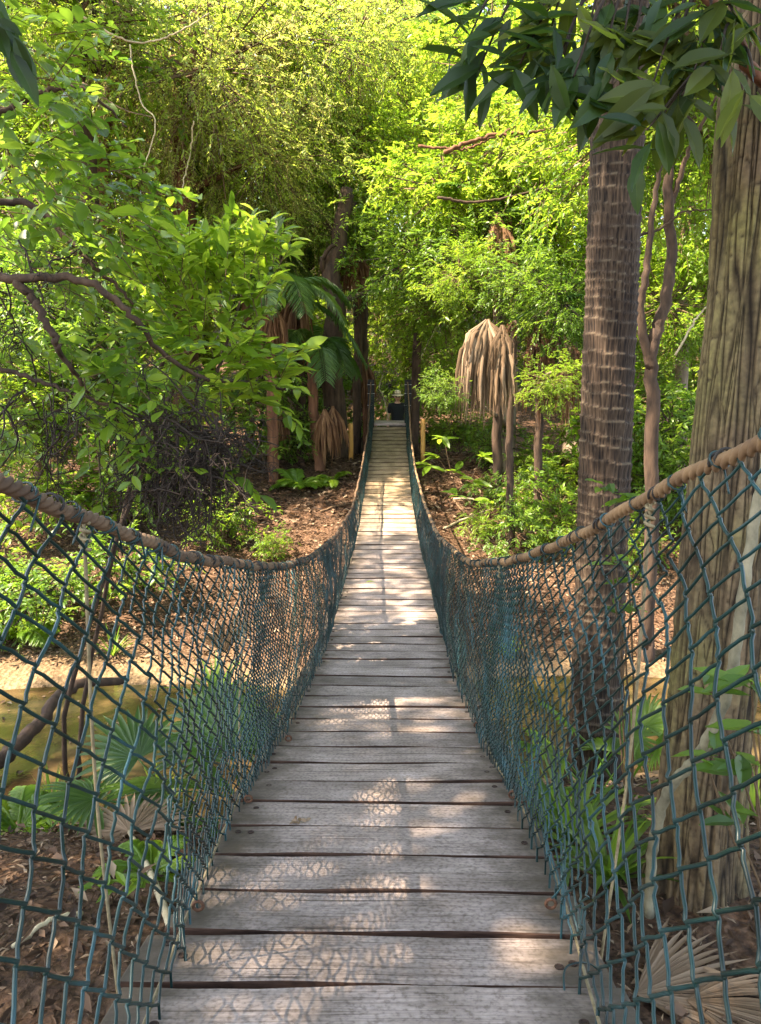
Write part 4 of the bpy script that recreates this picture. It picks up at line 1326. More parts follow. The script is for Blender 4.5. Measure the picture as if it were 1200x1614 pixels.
tree('sunlit_tree', 'pale green tree straight behind the far bridge end', (at(640, 640, 21)[0], 21.0), [at(640, 520, 21), at(645, 350, 21)], .15, .08, 'bark_dark',
     [lob('bright', 640, 430, 20, .9), lob('lime', 680, 230, 21, 1.0), lob('bright', 600, 520, 20, .8), lob('lime', 690, 560, 19.5, .75), lob('bright', 640, 20, 21, 1.1)], 311)
tree('sunlit_tree', 'leafy tree at the left edge behind the twig tangle', (at(60, 720, 11.5)[0], 11.5), [at(60, 560, 11.5), at(50, 420, 11.5)], .12, .07, 'bark_dark',
     [lob('mid', 60, 480, 11, .8), lob('dark', 150, 560, 11.5, .7), lob('bright', 10, 640, 10.5, .6), lob('bright', 200, 420, 12.5, .8)], 312)
# far wood that closes the view behind
k = 0
for (X, Yb, zc, kinds) in ((-13, 22, 7, 'fine bright lime'), (-9.5, 24, 8, 'lime bright fine'), (-5.5, 25, 8, 'bright lime fine'), (-1.5, 26, 8.5, 'lime bright fine'),
                           (2.5, 26, 8.5, 'lime bright mid'), (6.5, 25, 8, 'lime bright bright'), (10.0, 23, 8, 'lime bright mid'), (13.5, 22, 7, 'bright lime mid'),
                           (-8.5, 17.5, 6.5, 'bright fine mid'), (8.0, 17.5, 6.5, 'lime bright mid'),
                           (-12, 31, 13, 'mid bright dark'), (-6, 32, 13.5, 'bright mid dark'), (0, 32, 13.5, 'mid bright dark'), (6, 32, 13.5, 'bright mid dark'), (12, 31, 13, 'mid bright dark')):
    kd = kinds.split()
    names = ('dense tree far left behind the vine leaves', 'dense tree of the far wood left of the slanting trunk', 'dense tree of the far wood behind the fibrous trunk', 'dense tree of the far wood above the gnarled trunk',
             'dense tree of the far wood above the right end post', 'dense tree of the far wood left of the palm trunk', 'dense tree of the far wood right of the palm trunk', 'dense tree of the far wood behind the thick trunk',
             'mid green tree on the left rise behind the vine leaves', 'yellow green tree on the right rise behind the thick trunk',
             'tall back tree showing at the top left', 'tall back tree above the fibrous trunk', 'tall back tree showing at the top centre', 'tall back tree at the top left of the palm trunk', 'tall back tree at the top right behind the hanging leaves')
    L_ = []
    rg2 = np.random.default_rng(400 + k)
    zg = float(hgt(X, Yb))
    for q_, (dx, dz) in enumerate(((0, 0), (-1.6, -2.6), (1.6, -1.6), (.4, 2.6), (-.8, -4.6), (1.2, 4.6), (-1.5, 2.0))):
        z_ = zc + dz
        if z_ > zg + .6: L_.append((kd[q_ % 3], np.array([X + dx * (1 if Yb < 30 else 1.6), Yb - 1.0 + rg2.uniform(-.8, .8), z_]), 1.15 if Yb < 30 else 1.6))
    tree('forest_tree', names[k], (X, Yb), [(X, Yb, zc - 1), (X + .3, Yb, zc + 2), (X + .4, Yb, zc + 4.5)], .2, .08, 'bark_dark', L_, 400 + k, group='trees of the wood behind')
    k += 1
# tall unseen trees at the sides, crowns placed to shade the gully
tree('canopy_tree', 'tall unseen shade tree on the left bank', (-5.2, 2.6), [(-5.1, 2.6, 4), (-4.6, 2.5, 7.5), (-3.8, 2.4, 10)], .22, .12, 'bark_grey',
     [('canopy', np.array([-3.4, .2, 10.4]), .9), ('canopy', np.array([-6.2, 2.0, 10.8]), 1.0), ('canopy', np.array([-5.8, -.8, 10.2]), 1.05), ('canopy', np.array([-8.4, 3.4, 10.2]), .8), ('canopy', np.array([-5.2, 5.9, 10.2]), .62), ('canopy', np.array([-2.4, .4, 10.6]), .9), ('canopy', np.array([-4.8, -2.6, 9.8]), .95), ('canopy', np.array([-9.4, -1.4, 9.6]), .8)], 330)
tree('canopy_tree', 'tall unseen shade tree on the right far bank', (5.6, 9.5), [(5.4, 9.5, 4), (5.0, 9.4, 7.5), (4.6, 9.4, 10.5)], .22, .12, 'bark_grey',
     [('canopy', np.array([3.4, 9.4, 10.6]), 1.0), ('canopy', np.array([6.2, 8.2, 10.6]), 1.1)], 331)

# ------------------------------------------------------------------ palms of the far bank
def green_fan_palm(name, label, base, top, n, R, seed, dead=6, trunk_r=.09, stalk=.7, cat='palm', bark='bark_red', arc=(0, 6.28)):
    rgp = np.random.default_rng(seed)
    base = np.array([base[0], base[1], float(hgt(base[0], base[1])) - .08]); top = np.array(top, float)
    root = empty(name, base, label, cat)
    m = MB(); limb(m, [base, (base + top) / 2 + rgp.normal(0, .04, 3), top], trunk_r * 1.15, trunk_r, 20, 10, .008, rgp); m.build('trunk', M[bark], root)
    for k in range(n):
        a = arc[0] + (arc[1] - arc[0]) * k / n + rgp.uniform(-.2, .2); el = rgp.uniform(-.1, 1.0)
        d = np.array([math.cos(a) * math.cos(el), math.sin(a) * math.cos(el), math.sin(el)])
        e = top + d * stalk * rgp.uniform(.7, 1.15); e[2] -= .1 * stalk
        m = MB(); tube(m, catmull([top, (top + e) / 2 + [0, 0, .06 * stalk], e], 10), np.linspace(.010, .006, 10), 5, .4)
        dd = norm(d + [0, 0, -.45])
        fan_leaf(m, e, dd, np.array([0, 0, 1.0]) - dd * .2 + d * .25, R * rgp.uniform(.85, 1.1), rgp, 24, 3.6, .45, rgp.uniform(.25, .75))
        m.build('frond', M['frond'], root)
    for k in range(dead):
        a = rgp.uniform(0, 6.28)
        m = MB(); dead_skirt_frond(m, top + [math.cos(a) * .16, math.sin(a) * .16, -.02], R * rgp.uniform(1.1, 1.6), rgp, 16, .55, rgp.uniform(.3, .7), face=(math.cos(a), math.sin(a), 0))
        m.build('dead_frond', M['dead_red'], root)
    return root


def dead_on(root, px, py, Y, R, w, seed, mat='dead', nseg=60, rnd=.6):
    rgp = np.random.default_rng(seed); t = at(px, py, Y)
    m = MB(); dead_skirt_frond(m, t, R, rgp, nseg, w, rnd)
    m.build('dead_frond', M[mat], root)
    return t


fp = green_fan_palm('fan_palm', 'palm with large tan dead fronds hanging right of the bridge', (at(812, 700, 10.2)[0], 10.2), at(812, 505, 10.2), 1, .42, 501, 2, .045, bark='bark_dark')
dead_on(fp, 768, 503, 9.8, 1.3, .72, 1, nseg=260, rnd=.6); dead_on(fp, 742, 520, 9.9, 1.2, .34, 2, nseg=90, rnd=.45); dead_on(fp, 792, 512, 9.75, 1.25, .34, 8, nseg=100, rnd=.4)
fp2 = green_fan_palm('fan_palm', 'palm with dark brown hanging skirt left of the palm trunk', (at(852, 720, 10.8)[0], 10.8), at(850, 500, 10.8), 1, .42, 502, 4, .055, bark='bark_dark')
dead_on(fp2, 850, 498, 10.5, 1.35, .28, 3, 'dead_red', 130, .25); dead_on(fp2, 905, 545, 10.4, 1.0, .35, 4, 'dead_red', 110, .45); dead_on(fp2, 880, 530, 10.8, 1.2, .3, 5, 'dead_red', 80, .4)
fp3 = green_fan_palm('skirted_palm', 'palm with grey brown skirt hanging high among the sunlit leaves', (at(785, 700, 12.0)[0], 12.0), at(785, 335, 12.0), 2, .45, 503, 2, .07, bark='bark_dark')
dead_on(fp3, 785, 335, 11.8, 1.5, .34, 6, 'dead_red', 150, .6)
dp = empty('dead_palm', (at(577, 640, 15.9)[0], 15.9, float(hgt(at(577, 640, 15.9)[0], 15.9))), 'red brown dead palm head behind the left end post', 'palm')
m = MB(); t_ = at(575, 572, 15.9); limb(m, [np.array(dp.location), t_], .06, .05, 12, 8); m.build('trunk', M['bark_red'], dp)
dead_on(dp, 574, 570, 15.75, 1.05, .55, 7, 'dead_red', 110, .4)


for (px, py, Yd, R_, w_, sd, lab) in ((655, 372, 14.6, 1.1, .6, 21, 'brown dead palm head high behind the right end post'), (470, 462, 13.6, 1.2, .5, 22, 'brown dead palm skirt left of the gnarled trunk'), (560, 395, 15.6, 1.2, .5, 23, 'dark brown dead fronds right of the gnarled trunk top')):
    x_ = at(px, py, Yd)[0]
    dq = empty('dead_palm', (x_, Yd, float(hgt(x_, Yd)) - .05), lab, 'palm')
    m = MB(); limb(m, [np.array(dq.location), at(px + 4, py + 120, Yd), at(px, py - 8, Yd)], .09, .07, 16, 8, .008, rg); m.build('trunk', M['bark_dark'], dq)
    dead_on(dq, px, py, Yd - .2, R_, w_, sd, 'dead_red', 110, .45); dead_on(dq, px - 12, py + 12, Yd - .15, R_ * .8, w_, sd + 40, 'dead_red', 60, .3)


def feather_palm(name, label, base, top, fronds, seed, tr=.08, L=1.7, mat='frond', deads=()):
    rgp = np.random.default_rng(seed)
    base = np.array([base[0], base[1], float(hgt(base[0], base[1])) - .08]); top = np.array(top, float)
    root = empty(name, base, label, 'palm')
    m = MB(); limb(m, [base, (base + top) / 2 + rgp.normal(0, .05, 3), top], tr * 1.25, tr, 20, 10, .008, rgp); m.build('trunk', M['bark_red'], root)
    for (a, el, l, dr) in fronds:
        m = MB(); d = [math.cos(a) * math.cos(el), math.sin(a) * math.cos(el), math.sin(el)]
        feather_frond(m, top, d, l * L, dr, 46, .40, .024, rgp.uniform(.3, .8), rgp); m.build('frond', M[mat], root)
    for (dx, dy, dz, R, w) in deads:
        m = MB(); dead_skirt_frond(m, top + [dx, dy, dz], R, rgp, 90, w, .5); m.build('dead_frond', M['dead_red'], root)
    return root


feather_palm('feather_palm', 'arching feather palm with blue green fronds left of the far end', (at(505, 700, 13.2)[0], 13.2), at(490, 555, 13.2),
             [(-2.6, .75, 1.0, .75), (-2.0, .9, .9, .8), (-.9, .7, .85, .9), (-.3, .5, .62, .85), (3.1, .8, 1.1, .7), (2.6, .3, 1.0, .6), (-1.3, .5, .9, .8), (.8, .8, .6, .6), (1.8, .9, 1, .6), (-2.9, .3, .9, .8)], 511,
             deads=((.25, -.3, -.95, 1.0, .5), (.38, -.2, -.9, .9, .4), (-.5, -.2, -1.0, .8, .45)))
feather_palm('feather_palm', 'feather palm with pale arching fronds above the bright bush', (at(430, 700, 12.6)[0], 12.6), at(425, 470, 12.6),
             [(-.3, .6, 1.0, .8), (-.9, .8, 1.0, .9), (.2, .7, 1.1, .7), (-2.2, .8, 1.0, .8), (3.1, .6, 1.0, .7), (-1.5, .6, .8, .8), (1.5, .9, 1.0, .6), (-.1, .2, 1.0, .8)], 512,
             deads=((.1, -.2, -.1, 1.1, .4),))
feather_palm('feather_palm', 'feather palm high above the gnarled trunk', (at(395, 700, 15.5)[0], 15.5), at(385, 410, 15.5),
             [(-.2, .5, 1.0, .7), (.3, .4, 1.0, .7), (-1.0, .6, 1.0, .8), (3.0, .5, 1.0, .7), (-2.3, .6, 1.0, .8), (1.4, .8, 1.0, .6), (-.5, .2, 1.1, .7)], 513)
feather_palm('feather_palm', 'dark palm rosette at the top centre', (at(715, 640, 24)[0], 24.0), at(722, 30, 19.5), [(k * .7, .2 + .3 * (k % 3), .8, .5) for k in range(9)], 514, .1, 1.5)

# ------------------------------------------------------------------ undergrowth on the banks
rgs = np.random.default_rng(600)
SH = [ # px, py of the base, scale, kind, label
    (428, 885, .42, 'shrub', 'pale green shrub below the left rope at the foot of the mulch bank'),
    (350, 860, .8, 'shrub', 'light shrub under the twig tangle'),
    (450, 728, .6, 'shrubmid', 'dark low shrub at the left end of the mulch bank'),
    (420, 700, 1.2, 'shrubmid', 'dark shrub left of the skirted palm base'),
    (290, 790, 1.1, 'shrub', 'yellow green shrub behind the twig tangle'),
    (210, 830, 1.3, 'shrub', 'leafy shrub behind the left tangle of twigs'),
    (90, 850, 1.3, 'shrub', 'mid green shrub at the left edge above the rope'),
    (20, 960, .8, 'shrub', 'small green shrub behind the left mesh near the edge'),
    (728, 640, 1.0, 'shrub', 'leafy shrub right of the person with the hat'),
    (735, 700, .7, 'shrub', 'light shrub in front of the tan dead fronds'),
    (790, 740, .8, 'shrubmid', 'low shrub under the tan dead fronds'),
    (850, 760, .7, 'shrub', 'leafy shrub left of the palm trunk at the bank'),
    (830, 830, .6, 'shrub', 'small weed patch on the right bank above the rope'),
    (760, 850, .45, 'shrub', 'small seedling on the right mulch bank'),
    (1010, 760, 1.0, 'shrub', 'bushy shrub between palm trunk and thick trunk'),
    (1060, 700, 1.1, 'shrubmid', 'mid green shrub left of the thick trunk'),
    (990, 640, 1.2, 'shrub', 'light shrub right of the palm trunk'),
    (930, 690, 1.1, 'shrub', 'shrub hidden partly by the palm trunk'),
    (690, 700, .6, 'shrub', 'small leafy plant right of the right timber post'),
    (652, 610, 1.0, 'shrubmid', 'shrub behind the person with the hat'),
    (590, 600, .9, 'shrubmid', 'dark shrub between the end posts'),
    (505, 610, 1.3, 'shrubmid', 'dark shrub behind the gnarled trunk'),
    (775, 800, .5, 'shrubmid', 'leafy shrub straight below the tan dead fronds'),
    (850, 790, .6, 'shrubmid', 'darker shrub between the dead fronds and the palm trunk'),
    (880, 850, .8, 'shrub', 'shrub at the left foot of the palm trunk'),
    (1150, 880, 1.0, 'shrubmid', 'shrub behind the thick trunk at the right edge'),
    (60, 1010, .8, 'shrubmid', 'dark shrub at the left edge on the far creek side'),
    (200, 960, .9, 'shrubmid', 'mid green shrub on the far creek side behind the left mesh'),
    (812, 880, .6, 'shrubmid', 'leafy shrub close behind the right rope left of the palm trunk'),
    (872, 866, .5, 'shrub', 'mid green shrub close behind the right rope beside the palm trunk'),
    (1000, 900, .7, 'shrub', 'plant behind the right mesh left of the thick trunk'),
]
for (px, py, sc, kind, lab) in SH:
    g = ground_hit(px, py)
    if py < 660: g = at(px, 680, {728: 15.6, 652: 19.5, 590: 19.0, 505: 16.5, 990: 12.0}.get(px, 14))
    if px == 1060: g = at(px, py, 11.0)
    if px == 930: g = at(px, py, 11.8)
    if px == 420: g = at(px, py, 13.2)
    zg = float(hgt(g[0], g[1]))
    root = empty('shrub', (g[0], g[1], zg - .03), lab, 'shrub')
    m = MB()
    for k in range(5):
        a = k * 1.3; limb(m, [np.array([g[0], g[1], zg - .05]), np.array([g[0] + .12 * sc * math.cos(a), g[1] + .12 * sc * math.sin(a), zg + .3 * sc]), np.array([g[0] + .35 * sc * math.cos(a), g[1] + .35 * sc * math.sin(a), zg + .75 * sc])], .014 * sc, .005 * sc, 10, 5)
    m.build('stem', M['twig_brown'], root)
    crown_at(root, kind, (g[0], g[1], zg + .55 * sc), sc, rgs, 'foliage')
    if sc > .95:
        crown_at(root, kind, (g[0] + rgs.uniform(-.3, .3), g[1] + .25, zg + 1.25 * sc), sc * .95, rgs, 'foliage')


def strap_plant(name, label, p, n, L, w, seed, mat='leaf_mid', el=(.5, 1.3), cat='plant'):
    rgp = np.random.default_rng(seed); p = np.array(p, float)
    root = empty(name, p, label, cat)
    for k in range(n):
        a = k * 2.399 + rgp.uniform(-.3, .3); e = rgp.uniform(*el); l = L * rgp.uniform(.65, 1.1)
        d = np.array([math.cos(a) * math.cos(e), math.sin(a) * math.cos(e), math.sin(e)])
        t = np.linspace(0, 1, 8); P = p + d * (t * l)[:, None]; P[:, 2] -= .45 * l * t ** 2.2 * math.cos(e)
        s = norm(np.cross(d, [0, 0, 1.0])); ww = w * np.array([.5, .85, 1, 1, .9, .7, .4, .03]); up = np.cross(s, d)
        V = np.stack([P - s * ww[:, None] + up * ww[:, None] * .35, P, P + s * ww[:, None] + up * ww[:, None] * .35], 1).reshape(-1, 3)
        f = [[i * 3 + j, i * 3 + j + 1, i * 3 + j + 4, i * 3 + j + 3] for i in range(7) for j in range(2)]
        m = MB(); m.add(V, f, rgp.uniform(.1, .95)); m.build('leaf', M[mat], root)
    return root


def fan_sapling(label, p, n, R, stalk, seed, mat='frond', lo=.25, hi=1.2):
    rgp = np.random.default_rng(seed); p = np.array(p, float)
    root = empty('fan_palm_sapling', p, label, 'palm')
    for k in range(n):
        a = k * 2.399 + rgp.uniform(-.3, .3); e = rgp.uniform(lo, hi)
        d = np.array([math.cos(a) * math.cos(e), math.sin(a) * math.cos(e), math.sin(e)]); s = stalk * rgp.uniform(.7, 1.1)
        q = p + d * s; q[2] -= .08 * s
        m = MB(); tube(m, catmull([p, p + d * s * .5 + [0, 0, .05 * s], q], 10), np.linspace(.008, .005, 10), 5, .6)
        dd = norm(d + [0, 0, -.3]); fan_leaf(m, q, dd, np.array([0, 0, 1.]) + rgp.normal(0, .35, 3), R * rgp.uniform(.8, 1.1), rgp, 22, 3.6, .35, rgp.uniform(.25, .8), wseg=.55)
        m.build('frond', M[mat], root)
    return root


def gp(px, py, Y=None):
    g = ground_hit(px, py) if Y is None else at(px, py, Y)
    g[2] = float(hgt(g[0], g[1])) - .01
    return g


fan_sapling('fan palm sapling with spread green leaves behind the left mesh', gp(290, 1290, 3.9), 7, .40, .62, 701)
fan_sapling('fan palm sapling close beside the deck behind the left mesh', gp(390, 1180, 3.5), 6, .36, .55, 702)
fan_sapling('young fan palm reaching through the left mesh to the deck', gp(430, 1120, 4.8), 7, .40, .85, 703)
fan_sapling('fan palm seedling before the palm trunk', gp(930, 1200, 4.2), 5, .30, .45, 704, 'leaf_mid')
fan_sapling('fan palm seedling at the foot of the palm trunk', gp(985, 1180, 3.8), 6, .28, .5, 705, 'leaf_mid')
strap_plant('strap_leaf_plant', 'dense strap leaved plant behind the right mesh', gp(900, 1330, 3.1), 34, .62, .016, 711)
strap_plant('strap_leaf_plant', 'strap leaved plant nearer the thick trunk behind the right mesh', gp(960, 1360, 2.75), 30, .55, .015, 712)
strap_plant('strap_leaf_plant', 'spiky green plant right beside the deck edge', gp(860, 1290, 3.3), 22, .45, .014, 713, 'leaf_bright')
strap_plant('strap_leaf_plant', 'low green grass tuft behind the thick trunk base', gp(1185, 1290, 3.3), 26, .40, .012, 714, 'leaf_bright')
strap_plant('strap_leaf_plant', 'arching green tuft at the left water edge', gp(340, 1100, 6.9), 24, .7, .016, 715, 'leaf_mid')


def big_leaf_plant(label, pts, base, seed, L=.2, mat='leaf_mid', protos=None):
    rgp = np.random.default_rng(seed); base = np.array(base, float)
    root = empty('broad_leaf_seedling', base, label, 'plant')
    m = MB(); pr = protos
    P = []; D = []; Nn = []; Ls = []
    for q in pts:
        q = np.array(q)
        limb(m, [base, (base + q) / 2 + rgp.normal(0, .03, 3), q], .006, .003, 14, 5, .002, rgp)
        for k in range(5):
            a = rgp.uniform(0, 6.28); P.append(q + rgp.normal(0, .015, 3)); D.append([math.cos(a), math.sin(a) * .8, rgp.uniform(-.35, .35)])
            Nn.append([rgp.normal(0, .25), -.25, 1]); Ls.append(L * rgp.uniform(.6, 1.1))
    m.build('stem', M['twig_brown'], root)
    place_leaves(root, pr, P, D, Nn, Ls, np.array(Ls) * .34, rgp)


LPm = leaf_protos(M['leaf_mid'], 5, .12, 8)
big_leaf_plant('broad leaved seedling before the thick trunk at the right edge', [at(1120, 1085, 2.0), at(1185, 1070, 1.95), at(1110, 1190, 2.1), at(1185, 1210, 2.0), at(1160, 1290, 2.15), at(1195, 1150, 2.0)], gp(1230, 1500, 2.3), 721, .15, protos=LPm)
big_leaf_plant('leafy sprig rising above the right rope by the palm', [at(950, 765, 2.9), at(985, 790, 2.9), at(970, 880, 2.95), at(1000, 920, 3.0), at(980, 960, 3.0)], gp(1000, 1250, 3.2), 722, .13, protos=LPb)
big_leaf_plant('green seedling in the litter behind the left mesh', [at(180, 1385, 2.6), at(150, 1400, 2.55), at(200, 1400, 2.55)], gp(178, 1420), 723, .08, protos=LPb)
big_leaf_plant('light seedling beside the right deck edge', [at(700, 690, 12.4), at(690, 720, 12.2), at(760, 720, 12.2), at(720, 745, 12.0), at(680, 735, 12.0)], gp(725, 770, 12.1), 724, .36, protos=LPl)
big_leaf_plant('leafy seedling on the right mulch bank', [at(745, 760, 11.2), at(770, 790, 10.8), at(810, 780, 11), at(720, 780, 11)], gp(770, 815), 725, .3, protos=LPb)


def fern(label, p, n, L, seed):
    rgp = np.random.default_rng(seed); root = empty('fern', p, label, 'fern'); p = np.array(p, float)
    for k in range(n):
        a = k * 2.399; el = rgp.uniform(.5, 1.1)
        m = MB(); feather_frond(m, p, [math.cos(a) * math.cos(el), math.sin(a) * math.cos(el), math.sin(el)], L * rgp.uniform(.7, 1.1), .5, 30, L * .22, L * .045, rgp.uniform(.3, .9), rgp)
        m.build('frond', M['leaf_bright'], root)


for k_, (px, py, Yg, lab) in enumerate(((250, 1200, 5.0, 'grass tuft at the near water edge behind the left mesh'), (80, 1250, 4.9, 'grass tuft beside the fallen log'), (860, 1150, 5.6, 'grass tuft at the water edge right of the deck'),
                                        (1010, 1080, 6.0, 'grass tuft by the water between the two big trunks'), (800, 1090, 7.6, 'low green tuft on the far water edge right of the deck'), (180, 1060, 7.6, 'low green tuft on the far water edge at the left'))):
    strap_plant('grass_tuft', lab, gp(px, py, Yg), 30, .42, .008, 760 + k_, 'leaf_mid' if k_ % 2 else 'leaf_bright', (.6, 1.45), 'grass')
fern('fern at the left edge beside the water behind the mesh', gp(25, 1270, 3.9), 9, .5, 731)
fern('fern on the far bank at the left edge behind the mesh', gp(20, 1060, 7.9), 10, .9, 732)
fern('dark fern at the palm base on the mulch bank', gp(470, 735, 12.4), 10, .8, 733)
fern('small fern beside the left timber post', gp(525, 735, 12.6), 8, .5, 734)
fern('fern beside the litter under the left fan palm', gp(235, 1330, 3.0), 7, .3, 735)
# fallen log in the creek
m = MB(); pl = [at(-60, 1235, 5.0), at(10, 1190, 5.4), at(60, 1140, 5.8), at(110, 1085, 6.3), at(200, 1070, 6.6)]
for p_ in pl: p_[2] = max(p_[2], float(hgt(p_[0], p_[1])) + .05)
limb(m, pl, .07, .035, 30, 10, .012, rg)
m.build('fallen_log', M['bark_dark'], label='dark fallen log lying across the creek at the left edge', cat='log')


# ------------------------------------------------------------------ dead palm leaves on the ground
def fallen_fan(label, c, d, R, seed, stalk=None, spread=2.8, nseg=26, mat='dead', hgtoff=.03, rnd=.75):
    rgp = np.random.default_rng(seed); c = np.array(c, float); c[2] = float(hgt(c[0], c[1])) + hgtoff
    root = empty('fallen_frond', c, label, 'dead leaf')
    m = MB(); d = norm(d); fan_leaf(m, c, d, [0, -.15, 1], R, rgp, nseg, spread, .06, rnd * .75, wseg=.5)
    m.build('blade', M[mat], root)
    if stalk is not None:
        s = np.array(stalk, float); s[2] = float(hgt(s[0], s[1])) + .03
        m = MB(); limb(m, [c, (c + s) / 2 + [0, 0, .05], s], .012, .018, 16, 6); m.build('stalk', M['twig_pale'], root)


fallen_fan('tan dead fan leaf with a long stalk on the left litter', gp(205, 1320), [-.45, .7, 0], .40, 741, gp(300, 1560), 4.4, 36, rnd=1.0)
fallen_fan('bleached dead palm leaf on the sand below the thick trunk', gp(1000, 1590), [.9, .1, 0], .48, 743, None, 1.7, 22, rnd=.9)
fallen_fan('long dead palm leaf in the bottom right corner', gp(1080, 1600), [.8, -.3, 0], .42, 746, None, 1.5, 20, rnd=.85)
fallen_fan('orange dead palm leaf lying on the right mulch bank', gp(770, 800), [.8, -.2, 0], .6, 744, gp(715, 790), 1.6, mat='dead_red')
fallen_fan('dead palm leaf on the left mulch bank', gp(420, 800), [-.5, .6, 0], .5, 745, None, 2.0, mat='dead_red')
fallen_fan('grey dead palm leaf hanging behind the left mesh', gp(350, 960, 6.0), [.2, -.4, .5], .7, 747, None, 1.2, 18, hgtoff=.9, rnd=.9)

# leaf litter: far too many to count
rgl = np.random.default_rng(800)


def litter(n, x0, x1, y0, y1, smin, smax, zmin):
    x = rgl.uniform(x0, x1, n); y = rgl.uniform(y0, y1, n); z = hgt(x, y)
    k = z > zmin; x, y, z = x[k], y[k], z[k]; n = len(x)
    a = rgl.uniform(0, 6.28, n); D = np.stack([np.cos(a), np.sin(a), rgl.normal(0, .28, n)], -1)
    L = rgl.uniform(smin, smax, n); asp = rgl.uniform(.12, .5, n)
    leaves(ml, np.stack([x, y, z + rgl.uniform(.002, .03, n)], -1), D, np.array([0, 0, 1]) + rgl.normal(0, .45, (n, 3)), L, L * asp, rgl.uniform(0, 1, n) ** 1.3, T_SIMPLE)


ml = MB()
litter(17000, -3.2, 3.2, .8, 4.6, .015, .055, .1)
litter(1800, -3.2, 3.2, .8, 4.8, .06, .11, .08)
litter(26000, -6, 6, 7.4, 11, .03, .09, .12)
litter(30000, -8, 8, 11, 17, .05, .14, .12)
nfl = 500        # leaves drifting on the creek
fx = rgl.uniform(-7, 7, nfl); fy_ = rgl.uniform(4.6, 8.0, nfl); fa = rgl.uniform(0, 6.28, nfl)
fx = fx + .5 * np.sin(fy_ * 3)
kk_ = hgt(fx, fy_) < .04
leaves(ml, np.stack([fx, fy_, np.full(nfl, .055)], -1)[kk_], np.stack([np.cos(fa), np.sin(fa), 0 * fa], -1)[kk_], (np.array([0, 0, 1.]) + rgl.normal(0, .08, (nfl, 3)))[kk_], rgl.uniform(.03, .11, nfl)[kk_], rgl.uniform(.015, .04, nfl)[kk_], rgl.uniform(0, 1, nfl)[kk_])
ml.build('leaf_litter', M['litter'], label='brown leaf litter covering both banks', cat='leaf litter', kind='stuff')

# thin hanging vines and bare twigs among the trees
rgv = np.random.default_rng(900)
VN = [([(120, 20), (190, 60), (240, 65), (290, 45), (330, 20)], 6.5, .008, 'twig_pale', 'pale looping vine at the upper left'),
      ([(205, 70), (210, 110), (225, 165), (245, 190), (232, 250), (215, 268)], 6.4, .006, 'twig_pale', 'thin pale vine hanging down at the upper left'),
      ([(305, 190), (300, 240), (290, 285), (288, 300)], 12.5, .012, 'twig_pale', 'thin vine before the fibrous trunk'),
      ([(130, 130), (190, 170), (240, 185)], 6.2, .006, 'twig_brown', 'thin brown twig at the upper left'),
      ([(700, 240), (770, 215), (840, 208), (880, 200)], 11.0, .03, 'bark_red', 'reddish bare branch in the sunlit tree'),
      ([(660, 230), (730, 235), (760, 225), (830, 190)], 11.2, .02, 'bark_red', 'forked bare branch in the sunlit tree'),
      ([(690, 312), (760, 318), (850, 300), (935, 288)], 10.5, .02, 'bark_dark', 'dark level branch left of the palm trunk'),
      ([(640, 640), (645, 610), (660, 575), (672, 545), (700, 500)], 16.3, .02, 'twig_pale', 'pale bare stem rising behind the person'),
      ([(614, 668), (606, 630), (598, 610), (604, 590)], 15.9, .016, 'twig_pale', 'pale stick leaning at the far bridge end'),
      ([(660, 600), (700, 580), (740, 560), (790, 555)], 14.0, .014, 'twig_brown', 'brown twig right of the right end post'),
      ([(1065, 560), (1100, 500), (1130, 470)], 9.5, .015, 'twig_pale', 'pale twig left of the thick trunk')]
for pts, Yv, r, mt, lab in VN:
    m = MB(); P_ = limb(m, [at(x, y, Yv + rgv.uniform(-.1, .1)) for x, y in pts], r, r * .6, 40, 6, r * .4, rgv)
    m.build('vine' if 'vine' in lab else 'bare_branch', M[mt], label=lab, cat='vine' if 'vine' in lab else 'branch')
# sticks on the mulch banks
for k, (a, b_, lab) in enumerate((((715, 790), (775, 870), 'brown stick lying on the right mulch bank'), ((505, 808), (560, 795), 'dark root crossing the left mulch bank'), ((700, 835), (790, 800), 'pale stick on the right mulch bank'),
                                  ((20, 1500), (130, 1450), 'short pale stick in the left litter'), ((690, 700), (740, 660), 'grey stick behind the right timber post'))):
    A = gp(*a); B_ = gp(*b_); m = MB(); limb(m, [A + [0, 0, .02], (A + B_) / 2 + [0, 0, .05], B_ + [0, 0, .02]], .02 if k != 3 else .008, .01, 16, 6, .004, rgv)
    m.build('stick', M['twig_pale' if k in (2, 3) else 'twig_brown'], label=lab, cat='stick')

# small things on the deck
y_, x_ = deck_hit(470, 1299)
P = np.array([x_, y_, float(deck_z(y_)) + .006])
m = MB()
leaves(m, P + rgv.normal(0, .010, (9, 3)) * [1.4, .7, .1], np.stack([np.cos(np.arange(9)), np.sin(np.arange(9)), .25 + 0 * np.arange(9)], -1), np.array([[0, 0, 1.]] * 9) + rgv.normal(0, .4, (9, 3)), .022, .012, rgv.uniform(.5, 1, 9), T_GOOD)
m.build('fallen_blossom', M['dead'], label='small yellowish withered blossom on a near plank', cat='blossom')
y_, x_ = deck_hit(577, 920); m = MB()
leaves(m, [[x_, y_, float(deck_z(y_)) + .012]], [[1, .2, .1]], [[0, 0, 1]], .09, .05, .9, T_GOOD); m.build('yellow_leaf', M['leaf_lime'], label='small yellow leaf on the sunlit middle planks', cat='leaf')

